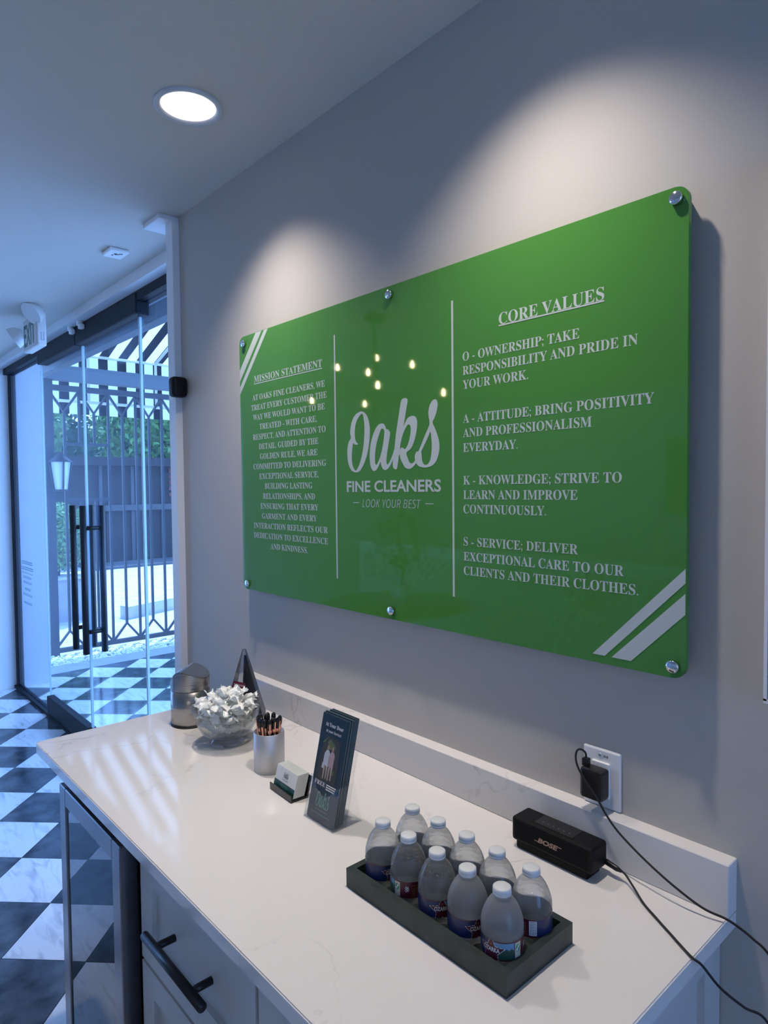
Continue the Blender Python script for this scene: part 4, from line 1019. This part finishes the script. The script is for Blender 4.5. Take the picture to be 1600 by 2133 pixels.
def cards():
    # leaning card rest
    t = thing('card_holder', 'low black business card holder beside the pen cup', 'card holder', (-1.255, -0.305, ZC), -0.06)
    b = BM()
    prism(b, [(-0.020, 0.0), (0.024, 0.0), (0.036, 0.046), (0.0335, 0.0465), (0.022, 0.0045), (-0.0165, 0.0045), (-0.0185, 0.016), (-0.021, 0.0158)], -0.0475, 0.0475, 'x')
    obj('rest', b, mat('smoked acrylic', (0.010, 0.012, 0.013), 0.12), t)
    lean = math.radians(-16)
    R = Matrix.Rotation(-0.06, 4, 'Z') @ Matrix.Rotation(lean, 4, 'X')
    for k in range(10):
        y = -0.0128+k*0.0030
        c = BM(); box(c, -0.0445, 0.0445, -0.0013, 0.0013, 0.0, 0.051)
        first = k == 0
        name = 'business_card'
        d = thing(name, 'front business card with green lower band in the black holder' if first else 'white business card in the stack behind the front card', 'card', (0, 0, 0), 0, None if first else 'business cards in the holder')
        base = Vector((-1.255, -0.305, ZC)) + Matrix.Rotation(-0.06, 3, 'Z') @ Vector((0, y, 0.0062))
        d.matrix_world = Matrix.Translation(base) @ R
        sheet = obj('sheet', c, M['paper'], d)
        if first:
            f = -0.0014
            b = BM(); vs = [b.verts.new(p) for p in ((-0.0445, f, 0), (0.0445, f, 0), (0.0445, f, 0.019), (-0.0445, f, 0.019))]; b.faces.new(vs); obj('green_band', b, M['cardgreen'], d)
            b = BM(); mp = lambda x, z: (x, f-0.0002, z)
            put_script(b, -0.010, 0.010, 0.0300, 0.0440, mp)
            put2d(b, fit2d(text2d('FINE CLEANERS', 0.02), -0.012, 0.012, 0.0245, 0.002), mp)
            obj('logo', b, M['cardgreen'], d)
            b = BM()
            for z, w in ((0.0145, 0.014), (0.0115, 0.018), (0.0085, 0.012)): box(b, -w, w, f-0.0003, f-0.0001, z, z+0.0006)
            obj('print', b, M['oakgreen'], d)
cards()
def brochures():
    # clear acrylic stand
    x0, x1 = -1.1450, -1.0445; lean = math.atan2(0.048, 0.206)
    t = thing('brochure_holder', 'clear acrylic holder for the tall stack of dark brochures', 'brochure holder', ((x0+x1)/2, -0.30, ZC))
    wp = lambda n, b, m, par=None: wpart(n, b, m, t, par)
    ac = mat('clear acrylic', (0.96, 0.97, 0.98), 0.02, trans=1.0, ior=1.2)
    th = 0.0022; yb = -0.339; tl = math.tan(lean)
    def slab(name, pts, off):
        b = BM(); A = [b.verts.new(p) for p in pts]; B = [b.verts.new(Vector(p)+Vector(off)) for p in pts]; n = len(pts)
        b.faces.new(A[::-1]); b.faces.new(B)
        for i in range(n): b.faces.new((A[i], A[(i+1) % n], B[(i+1) % n], B[i]))
        wp(name, b, M['acryl'])
    # scooped front
    zs = [(x0, 0.085), (x0+0.012, 0.078), (x0+0.028, 0.062), (x0+0.050, 0.055), (x1-0.028, 0.062), (x1-0.012, 0.078), (x1, 0.085)]
    fr = [(x0, yb, ZC+0.001), (x1, yb, ZC+0.001)] + [(x, yb+(z)*tl, ZC+z) for x, z in zs[::-1]]
    slab('front', fr, (0, th, 0))
    slab('back', [(x0, yb+0.034, ZC+0.001), (x1, yb+0.034, ZC+0.001), (x1, yb+0.034+0.15*tl, ZC+0.15), (x0, yb+0.034+0.15*tl, ZC+0.15)], (0, th, 0))
    for x in (x0, x1-th):
        slab('side', [(x, yb, ZC+0.001), (x, yb+0.034, ZC+0.001), (x, yb+0.034+0.085*tl, ZC+0.085), (x, yb+0.085*tl, ZC+0.085)], (th, 0, 0))
        slab('foot', [(x, yb+0.034, ZC+0.001), (x, -0.262, ZC+0.001), (x, yb+0.034+0.10*tl, ZC+0.092)], (th, 0, 0))
    b = BM(); box(b, x0, x1, yb-0.002, -0.262, ZC, ZC+0.004, 0.001, 1); wp('base', b, thin_glass('acrylic base', (0.96, 0.965, 0.98), 1.0))
    # rim: a bright bent rod along the scooped lip
    b = BM(); tube(b, spline([(x, yb+z*tl+0.001, ZC+z) for x, z in zs], 6), 0.0009, 6); wp('lip', b, M['clear'])
    # brochures
    n = 13; R = Matrix.Rotation(-lean, 4, 'X'); W, Hh = 0.0885, 0.2135
    rnd = random.Random(4)
    for k in range(n):
        y = yb+0.0045+k*0.00205; dx = rnd.uniform(-0.0012, 0.0012) if k else 0; dz = rnd.uniform(-0.001, 0.003)*(k > 0)
        front = k == 0
        d = thing('brochure', 'front dark teal brochure showing a couple walking' if front else 'dark teal brochure in the stack behind the front one', 'brochure', (0, 0, 0), 0, None if front else 'brochures in the acrylic holder')
        d.matrix_world = Matrix.Translation(((x0+x1)/2-0.0008+dx, y, ZC+0.0045+dz)) @ R
        b = BM(); box(b, -W/2, W/2, 0.0, 0.00165, 0, Hh)
        for f in b.faces:
            if abs(f.normal.y) < 0.5: f.material_index = 1
        b.normal_update()
        for f in b.faces: f.material_index = 0 if abs(f.normal.y) > 0.5 else 1
        obj('sheet', b, [M['bronavy'], M['broedge'] if k % 3 else M['bronavy']], d)
        if not front: continue
        e = -0.0003; mp = lambda x, z: (x, e, z)
        b = BM(); put2d(b, fit2d(text2d(serif('At Your Door')), -0.030, 0.030, 0.190, 0.0078, '𝐄'), mp)
        put2d(b, fit2d(text2d(serif('At your Service!')), -0.026, 0.026, 0.178, 0.0058, '𝐄'), mp)
        put2d(b, fit2d(text2d(serif('FREE'),), -0.036, 0.000, 0.069, 0.0085, '𝐄'), mp)
        for i, z in enumerate((0.0745, 0.0700, 0.0655)): box(b, 0.004, 0.036-0.002*i, e-0.0001, e, z, z+0.0024)
        obj('lettering', b, M['labwhite'], d)
        b = BM(); put_script(b, -0.022, 0.022, 0.026, 0.060, mp)
        for z, w in ((0.021, 0.020), (0.013, 0.030)): box(b, -w, w, e-0.0001, e, z, z+0.0010)
        obj('logo', b, M['oakgreen'], d)
        b = BM()
        def blob(pts, mi, y=0.0): f = b.faces.new([b.verts.new((x, e-0.0001-y, z)) for x, z in pts]); f.material_index = mi
        blob([(-0.036, 0.080), (0.030, 0.080), (0.032, 0.110), (0.028, 0.168), (-0.022, 0.172), (-0.034, 0.125)], 5)
        for (cx_, cz_, rr) in ((-0.016, 0.166, 0.006), (-0.006, 0.160, 0.007), (0.008, 0.156, 0.008), (-0.024, 0.158, 0.005), (0.018, 0.148, 0.007), (-0.001, 0.152, 0.009)):
            blob([(cx_+rr*math.cos(a*PI/4+cx_*90), cz_+rr*0.8*math.sin(a*PI/4)) for a in range(8)], 4, 0.0001)
        for (ox, top, skin_) in ((-0.008, 2, 0), (0.008, 3, 0)):
            blob([(ox+0.0038*math.cos(a*PI/5), 0.148+0.0055*math.sin(a*PI/5)) for a in range(10)], 0, 0.0002)
            blob([(ox-0.008, 0.112), (ox+0.007, 0.110), (ox+0.0085, 0.137), (ox+0.004, 0.143), (ox-0.004, 0.143), (ox-0.0095, 0.134)], top, 0.0002)
            blob([(ox-0.0105, 0.112), (ox-0.007, 0.112), (ox-0.0065, 0.136), (ox-0.0095, 0.136)], top, 0.0003)
            blob([(ox-0.007, 0.111), (ox-0.001, 0.111), (ox-0.003, 0.084), (ox-0.006, 0.084)], 1, 0.0002)
            blob([(ox+0.001, 0.111), (ox+0.007, 0.110), (ox+0.006, 0.086), (ox+0.003, 0.085)], 1, 0.0002)
        blob([(-0.021, 0.104), (-0.014, 0.104), (-0.014, 0.115), (-0.020, 0.115)], 2, 0.0003); blob([(0.014, 0.098), (0.020, 0.098), (0.019, 0.107), (0.014, 0.107)], 4, 0.0003)
        obj('cover_picture', b, [M['skin'], M['khaki'], M['shirt'], M['pink'], M['leafp'], M['brownp']], d)
brochures()

# ------------------------------------------------------------------ tray and bottles
def tray():
    x0, x1, y0, y1 = -0.8886, -0.5415, -0.4275, -0.2650
    t = BM(); w = 0.0125; h = 0.033
    box(t, x0+w-0.0005, x1-w+0.0005, y0+w-0.0005, y1-w+0.0005, ZC+0.0005, ZC+0.010)
    prof = [(x0, y0), (x1, y0), (x1, y1), (x0, y1)]
    inn = [(x0+w, y0+w), (x1-w, y0+w), (x1-w, y1-w), (x0+w, y1-w)]
    for k in range(4):
        a, c, d, e = prof[k], prof[(k+1) % 4], inn[(k+1) % 4], inn[k]
        V = [t.verts.new((p[0], p[1], z)) for z in (ZC, ZC+h) for p in (a, c, d, e)]
        for f in ((0, 1, 5, 4), (1, 2, 6, 5), (2, 3, 7, 6), (3, 0, 4, 7), (4, 5, 6, 7), (0, 3, 2, 1)): t.faces.new([V[i] for i in f])
    bmesh.ops.remove_doubles(t, verts=t.verts[:], dist=1e-5)
    tag(obj('stone_tray', t, M['tray']), 'dark green stone tray holding ten water bottles on the counter', 'tray')
tray()
def star(cx, cz, R, r, rot=0.0):
    return [(cx+(R if k % 2 == 0 else r)*math.sin(rot+PI*k/5), cz+(R if k % 2 == 0 else r)*math.cos(rot+PI*k/5)) for k in range(10)]
def inside(p, poly):
    x, y = p; c = False; n = len(poly)
    for i in range(n):
        x1, y1 = poly[i]; x2, y2 = poly[(i+1) % n]
        if (y1 > y) != (y2 > y) and x < (x2-x1)*(y-y1)/(y2-y1)+x1: c = not c
    return c
RB = 0.031
def bottle_proto():
    t = thing('water_bottle', 'proto', 'bottle', (0, 0, 0))
    # body: water-filled clear plastic, waist ribs, petaloid foot
    b = BM(); n = 48
    prof = [(0.0, 0.0035), (0.012, 0.0025), (0.021, 0.0), (0.0265, 0.002), (0.0295, 0.008), (0.0305, 0.016), (0.0300, 0.020), (0.0302, 0.024), (0.0302, 0.046), (0.0308, 0.050), (0.0310, 0.056), (0.0306, 0.0575), (0.0309, 0.059), (0.0298, 0.0655), (0.0291, 0.067), (0.0290, 0.0685), (0.0265, 0.0755), (0.0257, 0.077), (0.0252, 0.0785), (0.0215, 0.0855), (0.0180, 0.0905), (0.0140, 0.0945), (0.0122, 0.0962), (0.0122, 0.0985), (0.0118, 0.1000), (0.0, 0.1005)]
    vs = lathe(b, prof, n)
    for v in vs:
        rr = math.hypot(v.co.x, v.co.y)
        if rr > 0.019 and v.co.z < 0.012:
            a = math.atan2(v.co.y, v.co.x); s = 1-0.10*(0.5+0.5*math.cos(5*a))*(1-v.co.z/0.012)
            v.co.x *= s; v.co.y *= s; v.co.z += 0.004*(0.5+0.5*math.cos(5*a))*(1-v.co.z/0.012)
    body = obj('bottle_body', b, M['water'], t)
    b = BM(); lathe(b, [(0.0, 0.0990), (0.0130, 0.0990), (0.0137, 0.1000), (0.0137, 0.1020), (0.0132, 0.1024), (0.0135, 0.1030), (0.0133, 0.1085), (0.0118, 0.1098), (0.0, 0.1100)], 40)
    obj('cap', b, M['cap'], t)
    # wrap-around label: fine grid, one material per printed colour
    N, K = 240, 36; z0, z1 = 0.0195, 0.0465; R = 0.0312
    b = BM(); g = [[b.verts.new((R*math.cos(2*PI*i/N), R*math.sin(2*PI*i/N), z0+(z1-z0)*k/K)) for i in range(N)] for k in range(K+1)]
    ST = star(0, 0.0112, 0.0205, 0.0098)
    ST2 = [(x*1.06, 0.0112+(z-0.0112)*1.06) for x, z in ST]
    small = star(0, 0.0215, 0.0022, 0.0009)
    for k in range(K):
        for i in range(N):
            f = b.faces.new((g[k][i], g[k][(i+1) % N], g[k+1][(i+1) % N], g[k+1][i])); f.smooth = True
            deg = 360*(i+0.5)/N; deg = deg-360 if deg > 180 else deg
            x = math.radians(deg)*R; z = (z1-z0)*(k+0.5)/K
            mi = 0
            if z > 0.0255: mi = 1
            if inside((x, z), ST2): mi = 2
            if inside((x, z), ST): mi = 1
            if inside((x, z), small): mi = 3
            if mi == 0 and 0 < deg < 62:
                mi = 4 if z > 0.0165+0.0012*math.sin(x*900) else 5
                if z < 0.0015: mi = 1
            if mi == 1 and z > 0.0255 and False: mi = 1
            if 64 <= deg < 84: mi = 6 if 0.0015 < z < 0.0245 else 1
            if 64 <= deg < 84:
                u = (deg-74)/8.0; w = (z-0.0165)/0.0052
                if u*u+w*w < 1: mi = 7
                if abs(u-0.35*math.sin(w*3.2)) < 0.22 and abs(w) < 0.75: mi = 2
            if 84 <= deg < 150 or deg <= -150 or deg > 150: mi = 1
            if 176 <= deg or deg < -164:
                d2 = deg if deg > 0 else deg+360
                if 0.003 < z < 0.0245: mi = 2 if (int(z/0.00075) % 3 != 0) and 177 < d2 < 195 else (2 if d2 < 177 or d2 > 195 else 0)
            if -164 <= deg < -150: mi = 0
            if 100 < deg < 112 and 0.010 < z < 0.020 and ((deg-106)/6)**2+((z-0.015)/0.005)**2 < 1 and (int((deg-100)/2.5)+int(z/0.002)) % 2 == 0: mi = 2
            if 120 < deg < 168 and int(z/0.0016) % 2 == 0 and 0.004 < z < 0.022 and (int(deg*7+z*90000) % 5) != 0: mi = 3
            f.material_index = mi
    lab = obj('label', b, [M['navy'], M['maroon'], M['labwhite'], M['labgold'], M['labsky'], M['labtree'], M['labbeige'], M['labgreen']], t)
    b = BM(); lathe(b, [(R-0.0004, z0), (R-0.0004, z1)], 64); obj('label_liner', b, M['labwhite'], lab)
    b = BM(); R2 = R+0.00012
    def wrap(x, y, r=R2): a = x/R; return (r*math.cos(a), r*math.sin(a), z0+y)
    V, F = fit2d(text2d('OZARKA', 0.03), -0.0128, 0.0128, 0.0112, 0.0058, 'E')
    put2d(b, (V, F), lambda x, y: wrap(x, y+0.0016*(x/0.0128)*0))
    obj('brand_lettering', b, M['labwhite'], lab)
    return t
PB = bottle_proto()
import copy
def bottles():
    xs = [-0.713-0.1290+0.0645*k for k in range(5)]
    yF, yB = -0.3820, -0.3105; zt = ZC+0.0102
    cam = Vector((0, -SETB))
    # (row, column): label turned so many degrees to the camera's right, fogged, description
    spec = {('F', 0): (32, 0, 'water bottle with star label at the far left corner of the tray'),
            ('F', 1): (-112, 0, 'water bottle showing its plain maroon label side, second in the front row'),
            ('F', 2): (14, 0, 'clear water bottle with star label in the middle of the front row'),
            ('F', 3): (30, 1, 'fogged water bottle with navy label, fourth in the front row'),
            ('F', 4): (-30, 1, 'fogged water bottle nearest the camera with star and landscape label'),
            ('B', 0): (-120, 0, 'water bottle at the far end of the back row near the brochures'),
            ('B', 1): (-45, 0, 'water bottle second from the brochures in the back row'),
            ('B', 2): (20, 0, 'water bottle in the middle of the back row'),
            ('B', 3): (150, 0, 'water bottle fourth in the back row in front of the speaker'),
            ('B', 4): (178, 0, 'water bottle with barcode side showing at the near end of the back row')}
    first = True
    for (row, k), (ang, fog, label) in spec.items():
        x, y = xs[k]+random.uniform(-0.001, 0.001), yF if row == 'F' else yB
        d = cam-Vector((x, y)); rz = math.atan2(d.y, d.x)+math.radians(ang)
        if first:
            o = PB; o.location = (x, y, zt); o.rotation_euler = (0, 0, rz); o['label'] = label; o['group'] = 'water bottles in the stone tray'; first = False
        else: o = dup(PB, (x, y, zt), rz, label)
        if fog:
            for c in o.children:
                if c.name.startswith('bottle_body'):
                    c.data = c.data.copy(); c.data.materials[0] = M['foggy']
bottles()

# ================================================================== BEHIND THE CAMERA (seen in the sign and the glass)
def reception():
    t = thing('reception_desk', 'white reception desk with diamond lattice front behind the camera', 'desk', (-3.2, -3.7, 0))
    x0, x1, y0, y1 = -5.3, -0.9, -3.9, -3.35
    b = BM(); box(b, x0, x1, y0, y1-0.012, 0, 1.02); wpart('body', b, M['desk'], t)
    b = BM(); box(b, x0-0.03, x1+0.03, y0-0.03, y1+0.03, 1.02, 1.06); wpart('top', b, M['desk'], t)
    b = BM(); s = 0.030; k = 0; z = 0.12
    while z < 0.96:
        x = x0+0.06+(0.045 if k % 2 else 0)
        while x < x1-0.06:
            f = b.faces.new([b.verts.new(p) for p in ((x-s, y1-0.0115, z), (x, y1-0.0115, z-s), (x+s, y1-0.0115, z), (x, y1-0.0115, z+s))]); x += 0.09
        z += 0.045; k += 1
    wpart('lattice', b, M['deskh'], t)
    b = BM(); c = (-2.61, 0.745)
    n = 48
    for k in range(n):
        a0, a1 = 2*PI*k/n, 2*PI*(k+1)/n
        b.faces.new([b.verts.new((c[0]+r*math.cos(a), y1-0.008, c[1]+r*math.sin(a))) for r, a in ((0.185, a0), (0.195, a0), (0.195, a1), (0.185, a1))])
    put_script(b, c[0]+0.11, c[0]-0.11, c[1]-0.06, c[1]+0.08, lambda x, z: (x, y1-0.008, z), 0, 0.001)
    wpart('logo', b, M['black'], t)
    # round table with plant
    t = thing('round_table', 'round black table in the middle of the shop', 'table', (-3.6, -2.3, 0))
    b = BM(); lathe(b, [(0, 0.72), (0.55, 0.72), (0.56, 0.735), (0.55, 0.75), (0, 0.75)], 48); obj('top', b, M['tabletop'], t)
    b = BM(); lathe(b, [(0, 0), (0.28, 0), (0.28, 0.02), (0.05, 0.05), (0.04, 0.3), (0.05, 0.72)], 32); obj('pedestal', b, M['tabletop'], t)
    t = thing('potted_tree', 'small leafy tree in a white pot on the round black table', 'plant', (-3.55, -2.3, 0.75))
    b = BM(); lathe(b, [(0, 0), (0.06, 0), (0.085, 0.14), (0.075, 0.14), (0.055, 0.02), (0, 0.02)], 32); obj('pot', b, M['plasticw'], t)
    b = BM(); tube(b, [(0, 0, 0.02), (0.02, 0, 0.25), (-0.01, 0.02, 0.5)], 0.01, 8); obj('trunk', b, M['bark'], t)
    b = BM(); leaves(b, (0, 0, 0.48), (0.22, 0.22, 0.26), 500, 0.03, random.Random(8)); obj('crown', b, M['leaf2'], t)
    # framed board on the far wall
    for i, (x, lab) in enumerate(((-2.9, 'dark framed board on the back wall between the windows'),)):
        t = thing('framed_board', lab, 'picture', (x, -5.79, 1.3))
        b = BM(); box(b, x-0.28, x+0.28, -5.80, -5.775, 1.3, 2.1); wpart('frame', b, M['black'], t)
def chandelier():
    c = Vector((-3.03, -1.60)); t = thing('chandelier', 'black branching chandelier with candle bulbs behind the camera', 'chandelier', (c.x, c.y, ZC_TOP))
    wp = lambda n, b, m, par=None, s=False: wpart(n, b, m, t, par, s)
    b = BM(); lathe(b, [(0, ZC_TOP-0.03), (0.06, ZC_TOP-0.03), (0.065, ZC_TOP), (0, ZC_TOP)], 24, (c.x, c.y, 0)); tube(b, [(c.x, c.y, ZC_TOP-0.03), (c.x, c.y, 1.95)], 0.010, 8); wp('stem', b, M['black'])
    B = [(-0.117, -0.12, 2.426), (-0.303, 0.05, 2.373), (0.124, 0.16, 2.273), (0.375, 0.05, 2.294), (0.365, 0.3, 2.157), (0.583, 0.02, 2.118), (-0.333, -0.2, 2.165), (-0.652, 0, 2.204)]
    for (dx, dy, z) in B:
        b = BM(); p = Vector((c.x+dx, c.y+dy, z))
        tube(b, spline([(c.x, c.y, z-0.22), (c.x+dx*0.5, c.y+dy*0.5, z-0.16), (c.x+dx*0.95, c.y+dy*0.95, z-0.12), (p.x, p.y, z-0.03)], 5), 0.006, 6); tube(b, [(p.x, p.y, z-0.10), (p.x, p.y, z-0.02)], 0.011, 8)
        a = wp('arm', b, M['black'])
        b = BM(); lathe(b, [(0, -0.02), (0.008, -0.015), (0.011, 0.0), (0.007, 0.016), (0, 0.026)], 12, (p.x, p.y, z)); wp('bulb', b, M['bulb'], a, True)
reception(); chandelier()
bpy.context.view_layer.update()
